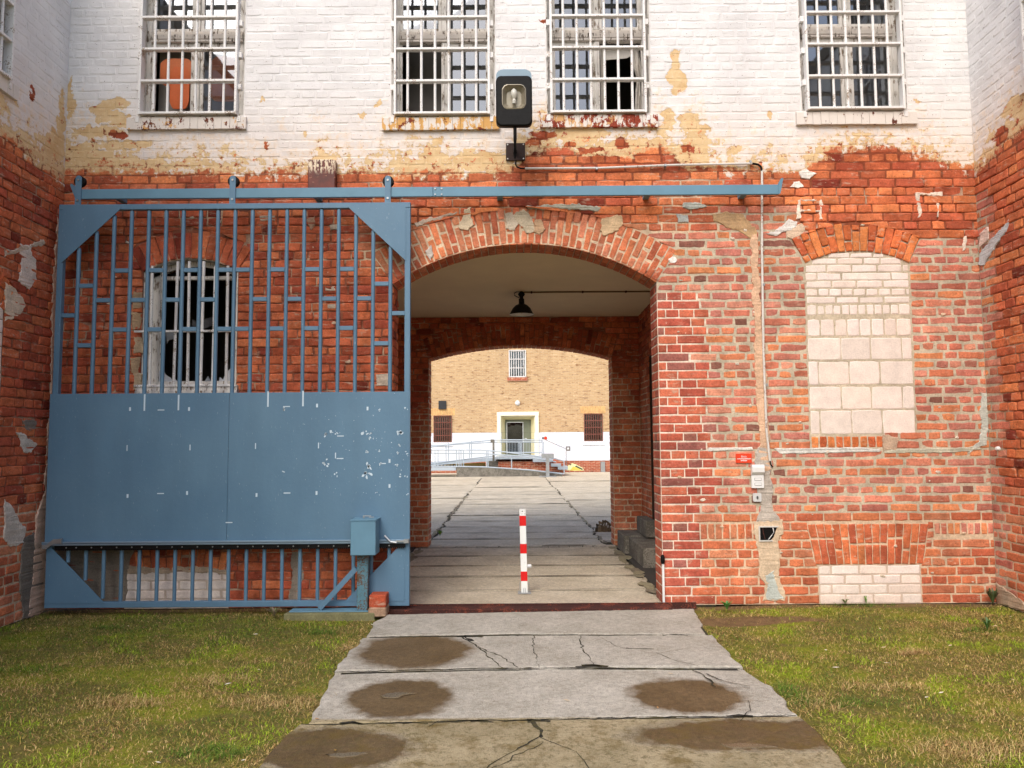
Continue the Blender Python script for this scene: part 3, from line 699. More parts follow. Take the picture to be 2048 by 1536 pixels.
# ------------------------------------------------------------------ windows
def grille(x0,x1,z0,z1,win,nv=6,hz=None,yy=-.045,tabs=True,mat=None):
    g=MB(); r=.0145
    g.box(x0,x0+.024,yy-.035,yy+.045,z0,z1); g.box(x1-.024,x1,yy-.035,yy+.045,z0,z1)
    for z in hz: g.cbox(x0+.024,x1-.024,yy-.034,yy+.030,z-.013,z+.013,.003)
    for i in range(nv):
        x=x0+(x1-x0)*(i+1)/(nv+1); g.tube([(x,yy,z0+.001),(x+jit(.003),yy,(z0+z1)/2),(x,yy,z1)],r,8)
    if tabs:
        for z in hz:
            for s,xx in ((-1,x0),(1,x1)):
                a_,b_=(xx-.035,xx) if s<0 else (xx,xx+.035)
                g.box(a_,b_,yy-.005,yy+.05,z-.09,z-.03)
    return bl(g,'grille',mat or M['whitebar'],win,smooth=False)
def window(parent,o,style,hz_px=None,slant=0):
    x0,x1,z0,z1=o.xc-o.c,o.xc+o.c,o.z0,o.zs
    f=MB(); yb=.13
    # plastered reveals
    f.box(x0-.004,x0+.012,.012,.38,z0,z1); f.box(x1-.012,x1+.004,.012,.38,z0,z1); f.box(x0,x1,.012,.38,z1-.015,z1+.004); f.box(x0,x1,-.01,.38,z0-.012,z0+.012)
    xa,xb=x0+.012,x1-.012
    for q in ((xa,xa+.055,z0+.012,z1-.015),(xb-.055,xb,z0+.012,z1-.015)): f.cbox(q[0],q[1],yb,yb+.07,q[2],q[3],.004)
    f.cbox(xa+.055,xb-.055,yb,yb+.07,z0+.012,z0+.055,.004); f.cbox(xa+.055,xb-.055,yb,yb+.07,z1-.07,z1-.015,.004)
    zt=z0+.93; xm=(x0+x1)/2
    win=bl(f,'window',M['wood'],parent)
    t=MB(); t.cbox(xa+.055,xb-.055,yb-.035,yb+.06,zt,zt+.055,.006); t.cbox(xa+.055,xb-.055,yb-.015,yb+.06,zt+.058,zt+.10,.006); t.cbox(xa+.055,xb-.055,yb-.03,yb+.06,zt-.028,zt-.003,.004)
    bl(t,'transom',M['woodh'],win)
    s=MB(); s.cbox(xm-.032,xm+.032,yb-.012,yb+.06,z0+.055,zt-.03,.006); s.cbox(xm-.028,xm+.028,yb-.01,yb+.06,zt+.10,z1-.07,.006)
    s.tube([(xm-.004,yb-.02,z0+.07),(xm-.004,yb-.02,z0+.5),(xm-.004,yb-.02,zt-.05)],.012,8)
    for (a_,b_,c_,d_) in ((xa+.055,xm-.032,z0+.055,zt-.03),(xm+.032,xb-.055,z0+.055,zt-.03),(xa+.055,xm-.03,zt+.10,z1-.07),(xm+.03,xb-.055,zt+.10,z1-.07)):
        if style=='open_right' and a_>xm and c_<zt-.1: continue
        if style=='open_left' and a_<xm-.1 and c_<zt-.1: 
            s.cbox(a_,a_+.03,yb+.02,yb+.05,c_,d_,.003); continue
        s.cbox(a_,a_+.038,yb+.008,yb+.05,c_,d_,.004); s.cbox(b_-.038,b_,yb+.008,yb+.05,c_,d_,.004)
        s.cbox(a_+.038,b_-.038,yb+.008,yb+.05,c_,c_+.04,.004); s.cbox(a_+.038,b_-.038,yb+.008,yb+.05,d_-.04,d_,.004)
    bl(s,'sash',M['wood'],win)
    p=MB()
    for i,(a_,b_,c_,d_) in enumerate(((xa+.09,xm-.06,z0+.09,zt-.06),(xm+.06,xb-.09,z0+.09,zt-.06),(xa+.09,xm-.06,zt+.13,z1-.1),(xm+.06,xb-.09,zt+.13,z1-.1))):
        if style=='open_right' and i==1: continue
        if style=='open_left' and i==0: continue
        if style=='orange' and i==0: continue
        ti=jit(.004); p.add([(a_-.01,yb+.028,c_-.01),(b_+.01,yb+.028+ti,c_-.01),(b_+.01,yb+.028+ti,d_+.01),(a_-.01,yb+.028,d_+.01)],[(0,1,2,3)])
    bl(p,'pane',M['glass'],win,normals=False)
    if style=='orange':
        k=MB(); k.cur=(*lin((196,84,30)),.5)
        from mathutils import noise as _n
        def blob(cx,cz,rx,rz,y,c):
            pts=[(cx+rx*max(-.82,min(.82,math.cos(i*.1963)))*1.1,cz+rz*max(-.86,min(.86,math.sin(i*.1963)))*1.08) for i in range(32)]
            k.prism(pts,y,y+.015,(*lin(c),.5))
        blob(x0+.32,z0+.60,.20,.17,.193,(190,98,46)); blob(x0+.36,z0+.42,.12,.26,.192,(196,92,36)); blob(x1-.27,z0+.52,.21,.28,.193,(250,146,92)); blob(x1-.14,z0+.76,.05,.06,.19,(50,70,150))
        k.cur=(*lin((150,144,138)),.5); k.box(x0+.05,x1-.02,.36,.38,z0-.1,z1-.2)
        tag(bl(k,'interior_panel',M['vcs'],win),'orange painted shapes behind the glass')
    if style in('open_right',):
        k=MB(); k.cur=(*lin((198,192,184)),.5); n=14
        def cloth(pa,pb,amp,y):
            vs=[];fs=[]
            for i in range(n+1):
                f_=i/n
                for j in range(9):
                    g_=j/8; x=pa[0][0]+(pa[1][0]-pa[0][0])*g_; x2=pb[0][0]+(pb[1][0]-pb[0][0])*g_
                    vs.append((x+(x2-x)*f_,y+amp*math.sin(g_*14+f_*3)+jit(.004),(pa[0][1]+(pb[0][1]-pa[0][1])*f_)))
            for i in range(n):
                for j in range(8): q=i*9+j; fs.append((q,q+1,q+10,q+9))
            k.add(vs,fs)
        cloth(((xm+.03,zt-.03),(xm+.11,0)),((xm+.05,z0+.06),(xm+.10,0)),.018,yb+.09)
        cloth(((xb-.19,zt-.03),(xb-.06,0)),((xb-.09,z0+.5),(xb-.05,0)),.018,yb+.09)
        cloth(((xb-.10,z0+.5),(xb-.05,0)),((xb-.13,z0+.06),(xb-.05,0)),.018,yb+.09)
        k.prism([(xm+.04,zt-.05),(xb-.06,zt-.03),(xb-.06,zt-.09),(xb-.2,zt-.17),(xm+.12,zt-.19)],yb+.10,yb+.11)
        bl(k,'curtain',M['vcs'],win,smooth=True)
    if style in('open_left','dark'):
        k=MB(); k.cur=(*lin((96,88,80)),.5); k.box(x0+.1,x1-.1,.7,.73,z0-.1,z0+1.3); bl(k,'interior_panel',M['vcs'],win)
    zs_=[P(0,q)[1] for q in hz_px]; 
    grille(x0+.035+slant*.5,x1-.055+slant,z0+.002,z1-.02,win,6,[z0+.018,z0+.018+.357,z0+.018+.357*2,z0+.018+.357*3,z0+.018+.357*4,z0+.018+.357*5])
    return win
styles=['orange','open_left','open_right','dark']
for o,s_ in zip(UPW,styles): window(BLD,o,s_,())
SL=[((256,494,236,261),'s1'),((765,999,236,262),'s2'),((1080,1315,231,257),'s3'),((1591,1832,225,251),'s4')]
SM={'s1':m_sill('sill_limewash_over_brown',.22,(120,62,40),(206,160,104),.35),'s2':m_sill('sill_ochre_and_rust',.55,(140,66,42),(206,160,98),.9),
    's3':m_sill('sill_red_brick_and_lime',.62,(156,68,48),(204,160,110),.25),'s4':m_sill('sill_white_limewash',.0,(110,60,46),(200,170,130),.1)}
for (x0p,x1p,ya,yb),s_ in SL:
    a_,b_=P(x0p,yb),P(x1p,yb); zt_=P((x0p+x1p)/2,ya)[1]; zb_=P((x0p+x1p)/2,yb)[1]
    m_=MB(); n=15
    for i in range(n):
        xa=a_[0]+(b_[0]-a_[0])*i/n; xb=a_[0]+(b_[0]-a_[0])*(i+1)/n
        w0=.045+jit(.003)
        q=MB(); j1=jit(.003)
        xa+=.0015; xb-=.0015
        vs=[(xa,-w0+jit(.002),zb_+j1),(xb,-w0+jit(.002),zb_+j1),(xb,-w0+.002,zt_-.012+j1),(xa,-w0+.002,zt_-.012+j1),(xa,.012,zb_),(xb,.012,zb_),(xb,.012,zt_+.006),(xa,.012,zt_+.006),(xa,-w0+.012,zt_-.003+j1),(xb,-w0+.012,zt_-.003+j1)]
        m_.add(vs,[(0,1,2,3),(3,2,9,8),(8,9,6,7),(0,4,5,1),(0,3,8,7,4),(1,5,6,9,2)])
    bl(m_,'window_sill',SM[s_],BLD)
# ground floor window behind the gate
o=WIN0; x0,x1=o.xc-o.c,o.xc+o.c
f=MB(); f.box(x0-.004,x0+.02,.02,.38,o.z0,o.zs); f.box(x1-.02,x1+.004,.02,.38,o.z0,o.zs); f.box(x0-.03,x1+.03,-.045,.30,o.z0-.02,o.z0+.05)
f.box(x0-.03,x1+.03,-.06,-.02,o.z0-.03,o.z0-.005)
n=12
for i in range(n):
    a0=-o.th+2*o.th*i/n; a1=-o.th+2*o.th*(i+1)/n
    q=lambda a,r,y:(o.xc+r*math.sin(a),y,o.zc+r*math.cos(a))
    f.add([q(a0,o.R+.01,.012),q(a1,o.R+.01,.012),q(a1,o.R+.01,.38),q(a0,o.R+.01,.38)],[(0,1,2,3)])
    f.add([q(a0,o.R,.14),q(a1,o.R,.14),q(a1,o.R-.06,.14),q(a0,o.R-.06,.14)],[(0,1,2,3)])
xa,xb=x0+.02,x1-.02; y=.14
f.cbox(xa,xa+.10,y,y+.06,o.z0+.05,o.zs+.05,.004); f.cbox(xb-.05,xb,y,y+.06,o.z0+.05,o.zs+.05,.004); f.cbox(xa+.10,xb-.05,y,y+.06,o.z0+.05,o.z0+.11,.004); f.cbox(xa+.1,xb-.05,y,y+.06,o.zs-.06,o.zs-.02,.004)
win=bl(f,'window',M['wood'],BLD)
s=MB(); s.cbox(xa+.10,xa+.13,y+.02,y+.05,o.z0+.11,o.zs-.06,.003); bl(s,'sash',M['wood'],win); s=MB(); s.cbox(xb-.09,xb-.05,y+.02,y+.05,o.z0+.11,o.zs-.06,.003); bl(s,'sash',M['wood'],win)
# broken glass, jagged along the edge
p=MB(); random.seed(4)
def shard(pts,c): p=MB(); p.prism([P(a,b,.16) for a,b in pts],.158,.163,(*lin(c),.5)); bl(p,'glass_shard',M['vcs'],win)
shard([(303,770),(301,662),(312,664),(313,690),(318,706),(308,720),(312,734),(318,742),(326,738),(332,750),(342,756),(350,770)],(186,190,196))
shard([(352,770),(350,758),(356,764),(364,770)],(200,204,208)); shard([(405,770),(416,752),(422,762),(428,748),(426,770)],(150,156,162))
shard([(436,770),(440,754),(446,760),(452,744),(458,740),(464,734),(467,770)],(190,194,200)); shard([(332,664),(350,664),(346,678),(338,680),(334,688)],(120,124,128))
shard([(385,638),(394,644),(424,634),(426,650),(404,660),(384,652)],(60,60,62))
g=MB(); random.seed(3)
for i,(xt,xb_) in enumerate(((305,299),(327,323),(356,347),(379,375),(408,401),(430,424),(456,452))):
    a_,b_=P(xt,523 if 2<=i<=4 else 532,-.02),P(xb_,772,-.02); g.tube([(a_[0],-.02,a_[1]),(b_[0],-.02,b_[1])],.016 if i!=1 and i!=5 else .010,8)
a_,b_=P(268,663,-.05),P(470,663,-.05); g.cbox(a_[0],b_[0],-.055,-.03,a_[1]-.011,a_[1]+.011,.003)
a_,b_=P(268,772,-.05),P(472,772,-.05); g.cbox(a_[0],b_[0],-.055,-.015,a_[1]-.012,a_[1]+.012,.003)
bl(g,'grille',M['whitebar'],win)
# ------------------------------------------------------------------ side wings
def wing(side):
    s=-1 if side=='left' else 1
    loc=(XL+.012,0,0) if s<0 else (XR-.012,0,0)
    o=empty('brick_wing',loc,('left' if s<0 else 'right')+' brick side wing, white above and red below, at a corner of the courtyard','building')
    ang = R(90+1.5) if s<0 else R(-90-1.5)
    o.rotation_euler=(0,0,ang)
    Lw=6.5; u0,u1=(-Lw,0) if s<0 else (0,Lw)
    hi=Opening(-1.53 if s<0 else 1.50,.52,5.13,7.05)
    ops=[hi]; blks=[]
    if s<0:
        lowo=Opening(-1.46,.53,1.62,2.95,.14,.30); lowo.fill=1; ops.append(lowo)
    def z_(u,v):
        if v>4.52: return 'white'
        if s<0: return 'deep' if v>1.1 else 'arch'
        if abs(u)<.25 and v<4.3: return 'pink'
        return 'upper' if v>2.3 else ('arch' if v<1.2 else 'upper')
    if s<0:
        wh=[(-6.7,4.85),(-3,4.8),(-1.2,4.78),(-.7,4.75),(-.35,4.85),(-.12,4.72),(0.1,4.7)]; oc=[(-6.7,4.62),(-1,4.60),(-.4,4.54),(.1,4.52)]
        pl=[(-.10,5.1,.07,.42,'o'),(-.25,4.8,.14,.2,'o'),(-.62,5.2,.04,.07,'r'),(-1.2,4.9,.25,.07,'o'),(-.9,5.02,.03,.06,'o')]
    else:
        wh=[(-.1,4.62),(.1,4.66),(.3,4.78),(.8,4.92),(3,4.9),(6.7,4.85)]; oc=[(-.1,4.54),(.15,4.55),(.4,4.62),(.8,4.70),(3,4.70),(6.7,4.7)]
        pl=[(.5,4.75,.12,.09,'r'),(.9,4.95,.4,.10,'o')]
    mat=make_brick_mat('painted_wing_brickwork',wh,oc,pl,u0-.1,u1+.1)
    w=MB(); lay(w,ID,u0,u1,0,ZT,z_,ops,blks,seed=21 if s<0 else 22)
    if s<0: ring_arch(w,ID,lowo,'orange',tw=.085)
    bl(w,'wall',mat,o)
    b=MB(); b.box(u0,u1,.37,.40,0,ZT); b.box(u0,u1,-.03,.42,ZT,ZT+.2); b.box(u0-.3,u0,-.0,.4,0,ZT) if s<0 else b.box(u1,u1+.3,0,.4,0,ZT)
    bl(b,'inner_wall',M['room'],o)
    window(o,hi,'dark',())
    m_=MB()
    for i in range(15):
        xa=hi.xc-hi.c-.1+i*(2*hi.c+.2)/15; xb=xa+(2*hi.c+.2)/15-.003
        m_.box(xa,xb,-.045+jit(.003),.012,hi.z0-.13,hi.z0+.004)
    bl(m_,'window_sill',SM['s4'],o)
    if s<0:
        k=MB(); n=0
        k.add([(lowo.xc-lowo.c,.002,lowo.z0),(lowo.xc+lowo.c,.002,lowo.z0),(lowo.xc+lowo.c,.002,lowo.zs+.1),(lowo.xc-lowo.c,.002,lowo.zs+.1)],[(0,1,2,3)],(*lin((150,136,122)),.5))
        v=lowo.z0
        while v<lowo.zs+.05:
            hh=.25 if v<2.4 else .125; e=[lowo.xc-lowo.c]; x=lowo.xc-lowo.c+(.16 if n%2 else .33)
            while x<lowo.xc+lowo.c-.08: e.append(x); x+=.33
            e.append(lowo.xc+lowo.c); vt=min(v+hh,lowo.zs+.08)
            for p_,q_ in zip(e[:-1],e[1:]): brick(k,ID,((p_+.004,v+.004),(q_-.004,v+.004),(q_-.004,vt-.004),(p_+.004,vt-.004)),.004,cz(),.003,.005,.001)
            v+=hh; n+=1
        bl(k,'blocked_window',M['lime'],o)
        q=MB()
        def wp(px,py): # px on the left wing plane
            d=ray(px,py); t=(XL-CO.x)/d.x; p=CO+d*t; return (p.y,p.z)
        for poly,c in (([(30,492),(52,488),(56,512),(64,520),(66,560),(50,578),(28,566),(34,520)],(214,200,188)),([(24,862),(44,868),(54,880),(70,884),(54,908),(40,905),(30,880)],(200,190,178)),
                       ([(40,845),(52,838),(66,842),(66,856),(54,864),(42,858)],(126,116,106)),([(0,1000),(14,1010),(28,1040),(44,1055),(40,1086),(10,1092),(0,1080)],(206,196,184)),
                       ([(34,1100),(40,1086),(64,1082),(80,1100),(84,1200),(76,1232),(40,1240),(32,1180)],(118,110,100)),([(40,1080),(62,1062),(64,1100),(44,1104)],(110,104,96)),
                       ([(0,560),(14,572),(36,596),(44,612),(36,628),(20,636),(0,640)],(206,188,166)),([(0,500),(80,482),(86,488),(0,512)],(190,170,150))):
            q=MB(); patch(q,ID,[wp(*p_) for p_ in poly],c,w=.014); bl(q,'plaster_patch',M['vc'],o)
        q=MB()
        patch(q,ID,[(-.36,0),(-.02,0),(-.02,.6),(-.04,1.0),(-.06,4.0),(-.12,4.1),(-.16,3.2),(-.13,2.2),(-.18,1.2),(-.3,.95)],(200,172,152),w=.016)
        bl(q,'plaster_patch',M['vc'],o)
    else:
        q=MB()
        for poly,c in (([(.02,3.55),(.10,3.52),(.30,3.66),(.55,3.80),(.55,3.88),(.25,3.76),(.05,3.66)],(184,188,190)),([(.02,3.7),(.2,3.78),(.2,3.9),(.06,3.86)],(214,196,184)),([(.02,0),(.5,0),(.45,.1),(.2,.16),(.02,.2)],(170,150,128))):
            q=MB(); patch(q,ID,poly,c,w=.014); bl(q,'plaster_patch',M['vc'],o)
    return o
LW=wing('left'); RW=wing('right')

# ------------------------------------------------------------------ ground
G2_=lambda px,py:(gnd(px,py).x,gnd(px,py).y)
def m_ground():
    g=G('soil_and_moss'); n=g.noise(1.1,6,.62); n2=g.noise(9,5,.65); n3=g.noise(60,4,.7)
    c=g.mix(g.ramp(n2,.4,.6),L4((118,108,62)),L4((108,108,44)))
    c=g.mix(g.ramp(n,.50,.60),c,L4((134,142,40)))
    b0=G2_(1490,1238); wb=g.noise(3,5,.6,col=True); wb=g.vm('MULTIPLY',g.vm('SUBTRACT',wb,(.5,.5,.5)),(.6,.35,0))
    d=g.vm('LENGTH',g.vm('MULTIPLY',g.vm('SUBTRACT',g.vm('ADD',g.vm('MULTIPLY',g.co,(1,1,0)),wb),(b0[0],b0[1],0)),(1/.75,1/.2,0)),out=1); sy=g.n('ShaderNodeSeparateXYZ'); g.l(g.co,sy.inputs[0])
    mk=g.m('MAXIMUM',g.ramp(d,1.1,.8),g.ramp(g.m('ADD',sy.outputs[1],g.m('MULTIPLY',g.m('SUBTRACT',n2,.5),.25)),-.16,-.08)); c=g.mix(mk,c,g.mix(g.ramp(n2,.35,.65),L4((138,112,80)),L4((112,90,64))))
    c=g.mix(g.ramp(n3,.3,.7,0,.5),c,L4((62,52,34)))
    return g.fin(c,.95,g.bump(n3,.8,.012),0,.15)
M['soil']=m_ground()
gm=MB(); N_=90
xs=[-150,-60,-25,-12]+[-8+16*i/N_ for i in range(N_+1)]+[12,25,60,150]
ys=[-150,-60,-25,-14]+[-9+9.2*i/60 for i in range(61)]+[8,40,90,160]
from mathutils import noise as mn
def gz(x,y):
    if abs(x)>8.01 or y>.1 or y<-9: return -.03
    k=min(1,max(0,(-y-.0)/.5))
    e=min(1,max(0,abs(x-GX)-1.7))
    return -.03+ (.012*mn.noise((x*1.3,y*1.3,0))+.008*mn.noise((x*5,y*5,3))+.018)*e*1.0
vs=[(x,y,gz(x,y)) for y in ys for x in xs]; nx=len(xs)
gm.add(vs,[(j*nx+i,j*nx+i+1,(j+1)*nx+i+1,(j+1)*nx+i) for j in range(len(ys)-1) for i in range(nx-1)])
tag(gm.build('ground',M['soil'],smooth=True),kind='structure')

WET=[((830,1305),(118,36)),((800,1400),(112,40)),((1372,1392),(120,36)),((1510,1476),(270,34)),((650,1505),(190,44))]
def m_slab(name,c1,c2,wet=False):
    g=G(name); a=g.attr(); n=g.noise(2.2,6,.62); n2=g.noise(22,5,.68); n3=g.noise(120,3,.6)
    c=g.mix(g.ramp(n,.35,.68),L4(c1),L4(c2)); c=g.mix(1,c,a.outputs['Color'],'MULTIPLY')
    c=g.mix(1,c,g.n_rgb(g.ramp(n2,.3,.7,.74,1.18)),'MULTIPLY'); c=g.mix(g.ramp(n3,.58,.68,0,.55),c,L4((92,84,72)))
    gr=g.noise(48,4,.75,v=g.vm('ADD',g.co,(2,8,0))); c=g.mix(g.ramp(gr,.57,.66,0,.45),c,L4((118,106,88)))
    sp=g.noise(95,2,.5,v=g.vm('ADD',g.co,(4,4,0))); c=g.mix(g.ramp(sp,.66,.7,0,.6),c,L4((222,216,204)))
    rough=.9
    if wet:
        wob=g.noise(4.5,7,.7,col=True); wob=g.vm('MULTIPLY',g.vm('SUBTRACT',wob,(.5,.5,.5)),(.30,.30,0)); q=g.vm('ADD',g.vm('MULTIPLY',g.co,(1,1,0)),wob); mk=None
        for (p0,r0) in WET:
            ctr=gnd(*p0); rx=(gnd(p0[0]+r0[0],p0[1])-ctr).x; ry=(gnd(p0[0],p0[1]-r0[1])-gnd(p0[0],p0[1]+r0[1])).y/2
            d=g.vm('LENGTH',g.vm('MULTIPLY',g.vm('SUBTRACT',q,(ctr.x,ctr.y,0)),(1/rx,1/ry,0)),out=1)
            m_=g.m('POWER',g.ramp(d,1.10,.84),1.3); mk=m_ if mk is None else g.m('MAXIMUM',mk,m_)
        c=g.mix(mk,c,g.mix(1,g.mix(g.ramp(n,.3,.7),L4((96,78,50)),L4((116,98,70))),g.n_rgb(g.ramp(g.noise(34,5,.75),.3,.7,.55,1.35)),'MULTIPLY'))
        rough=g.m('SUBTRACT',.9,g.m('MULTIPLY',mk,.38))
        # mossy ochre film on the nearest slab
        sep=g.n('ShaderNodeSeparateXYZ'); g.l(g.co,sep.inputs[0])
        near=g.ramp(g.m('ADD',sep.outputs[1],0),gnd(1050,1440).y+.02,gnd(1050,1440).y-.02)
        c=g.mix(g.m('MULTIPLY',g.m('MULTIPLY',near,g.m('SUBTRACT',1,mk)),.75),c,g.mix(g.ramp(n,.4,.6),L4((140,124,78)),L4((176,160,122))))
        al=g.noise(5,6,.7,v=g.vm('ADD',g.co,(3,1,0))); ms=g.noise(26,6,.75,v=g.vm('ADD',g.co,(5,2,0))); c=g.mix(g.m('MULTIPLY',near,g.ramp(ms,.5,.62,0,.6)),c,L4((92,84,48))); c=g.mix(g.m('MULTIPLY',near,g.ramp(al,.50,.66,0,.75)),c,L4((108,90,42)))
    pit=g.noise(70,3,.7,v=g.vm('ADD',g.co,(1,6,0))); c=g.mix(g.ramp(pit,.62,.68,0,.6),c,L4((84,76,64)))
    return g.fin(c,rough,g.bump(g.m('ADD',g.m('ADD',n3,n2),gr),1.0,.009),0,.3)
M['slab']=m_slab('old_concrete_slab',(194,190,180),(170,165,153),True)
M['yard']=m_slab('yard_concrete',(222,211,190),(196,183,160))
M['crack']=m_paint('soil_filled_crack',(46,44,40),.95,.2,dirt=(70,66,40),dirt_amt=.6)
def slab(poly,z,c,jt=.008,seg=.06,b=.012):
    mb=MB(); pts=[]; n=len(poly)
    for i in range(n):
        a,b_=poly[i],poly[(i+1)%n]; L_=math.dist(a,b_); k=max(1,int(L_/seg))
        for t in range(k):
            x,y=a[0]+(b_[0]-a[0])*t/k,a[1]+(b_[1]-a[1])*t/k; q=jt*2.4*(2 if abs(b_[1]-a[1])>.12*abs(b_[0]-a[0]) else 1)
            pts.append((x+q*mn.noise((x*4,y*4,2.5))+q*.5*mn.noise((x*17,y*17,5))+jit(jt*.4),y+jt*1.6*mn.noise((x*4,y*4,6.5))+jt*.8*mn.noise((x*17,y*17,9))+jit(jt*.4)))
    m=len(pts); o=s_orient(pts); inn=[]
    for i,(x,y) in enumerate(pts):
        a=pts[i-1]; q=pts[(i+1)%m]; tx,ty=q[0]-a[0],q[1]-a[1]; d=math.hypot(tx,ty) or 1; inn.append((x-ty/d*b*o,y+tx/d*b*o))
    from mathutils.geometry import tessellate_polygon
    vs=[(x,y,-.06) for x,y in pts]+[(x,y,z-.008) for x,y in pts]+[(x,y,z+jit(.001)) for x,y in inn]
    fs=[(i,(i+1)%m,(i+1)%m+m,i+m) for i in range(m)]+[(i+m,(i+1)%m+m,(i+1)%m+2*m,i+2*m) for i in range(m)]
    for t in tessellate_polygon([[Vector((x,y,0)) for x,y in inn]]): fs.append(tuple(2*m+i for i in t))
    mb.add(vs,fs,(c,c,c*.985,1)); return mb
G2=lambda px,py,z=.0:(gnd(px,py,z).x,gnd(px,py,z).y)
random.seed(31)
NEAR=[[(768,1229),(1386,1217),(1402,1240),(1412,1268),(1000,1266),(736,1272),(750,1244)],
      [(728,1277),(1040,1272),(1424,1271),(1450,1300),(1482,1334),(1200,1334),(672,1342),(700,1305)],
      [(668,1348),(1100,1338),(1488,1340),(1540,1372),(1592,1428),(1300,1432),(1000,1440),(612,1446),(640,1395)],
      [(596,1449),(1070,1442),(1600,1434),(1640,1474),(1700,1545),(1800,1700),(1200,1720),(440,1720),(500,1560),(545,1495)]]
for i,pl_ in enumerate(NEAR):
    mb=slab([G2(a,b,.012) for a,b in pl_],.012+(.006 if i%2 else 0),[1.0,.99,1.03,1.0][i],.008)
    tag(mb.build('path',M['slab']),kind='structure')
mb=slab([(-1.6,-7.9),(1.7,-7.9),(1.75,-6.9),(-1.7,-6.9)],.012,1); tag(mb.build('path',M['slab']),kind='structure')
# dark tar and soil in the gaps, and cracks running over the slabs
ck=MB()
ck.add([(x,y,.0002) for x,y in (G2(775,1232),G2(1378,1222),G2(1470,1334),G2(1580,1436),G2(1670,1560),G2(540,1560),G2(625,1446),G2(690,1334))],[tuple(range(8))])
def crack(pts,w,z=.0205):
    pts=[G2(a,b,z) for a,b in pts]; out=[]
    for i in range(len(pts)-1):
        a,b=pts[i],pts[i+1]; k=max(1,int(math.dist(a,b)/.05))
        for t in range(k): out.append((a[0]+(b[0]-a[0])*t/k+jit(.015),a[1]+(b[1]-a[1])*t/k+jit(.013)))
    out.append(pts[-1]); L_=[];R_=[]
    for i,(x,y) in enumerate(out):
        a=out[max(i-1,0)];b=out[min(i+1,len(out)-1)]; tx,ty=b[0]-a[0],b[1]-a[1]; d=math.hypot(tx,ty) or 1; ww=w*.6*random.uniform(.3,1.5)*(1-.6*abs(i/len(out)-.3))
        L_.append((x-ty/d*ww,y+tx/d*ww,z)); R_.append((x+ty/d*ww,y-tx/d*ww,z))
    n=len(out); ck.add(L_+R_,[(i,i+1,n+i+1,n+i) for i in range(n-1)])
for jl in ([(745,1274),(900,1272),(1060,1270),(1240,1270),(1412,1269)],[(668,1344),(840,1340),(1000,1336),(1180,1336),(1330,1337),(1480,1337)],[(606,1448),(760,1446),(900,1442),(1060,1440),(1240,1436),(1420,1433),(1592,1431)]):
    crack(jl,.016); crack([(a+jit(8),b+jit(1)) for a,b in jl[1:-1]],.012)
for a,b,w_ in ((1190,1332,.05),(1178,1333,.03),(1075,1441,.05),(960,1443,.03),(1480,1432,.03),(940,1273,.04),(1350,1270,.02),(700,1447,.03),(830,1446,.02)): crack([(a-24,b),(a,b-1),(a+26,b+1)],w_)
crack([(925,1274),(950,1290),(975,1310),(1005,1335)],.012); crack([(950,1290),(1000,1312),(1035,1334)],.009); crack([(930,1272),(945,1282)],.03)
crack([(1066,1271),(1068,1295),(1072,1320),(1078,1335)],.006); crack([(1160,1272),(1165,1298),(1175,1312),(1186,1330)],.008); crack([(1170,1328),(1200,1331)],.03)
crack([(1200,1273),(1225,1288),(1252,1298)],.004); crack([(1310,1305),(1345,1318),(1400,1334)],.005); crack([(1320,1306),(1380,1296),(1445,1293)],.004)
crack([(1250,1296),(1308,1298)],.02); crack([(1385,1340),(1410,1350),(1432,1374)],.013); crack([(1410,1346),(1450,1362),(1500,1372)],.008); crack([(1432,1374),(1500,1376)],.006)
crack([(1070,1444),(1080,1460),(1082,1474)],.022); crack([(1080,1470),(1040,1495),(990,1522),(960,1545)],.008); crack([(1082,1474),(1150,1505),(1185,1545)],.006); crack([(1090,1484),(1030,1512),(975,1545)],.006)
crack([(860,1452),(875,1442),(940,1436)],.007); crack([(1480,1440),(1500,1420),(1496,1400)],.004)
tag(ck.build('path_crack',M['crack'],normals=False),kind='structure')
# puddles lying in worn hollows
M['water']=m_paint('puddle_water',(104,92,70),.28,.2,bump=.2,spec=.4,scale=12)
random.seed(44)
for poly in ([(757,1390),(775,1385),(800,1384),(832,1384),(808,1389),(792,1395),(768,1394)],[(652,1507),(672,1504),(712,1503),(742,1506),(700,1511),(664,1512)],[(1442,1487),(1480,1485),(1530,1488),(1558,1493),(1500,1497),(1462,1494)]):
    mb=MB(); patch(mb,lambda x,y,w:(x,y,w),[G2(a,c,.022) for a,c in poly],(96,84,64),w0=.017,w=.0215,jt=.010,lump=.0); tag(mb.build('puddle',M['water']),kind='structure')
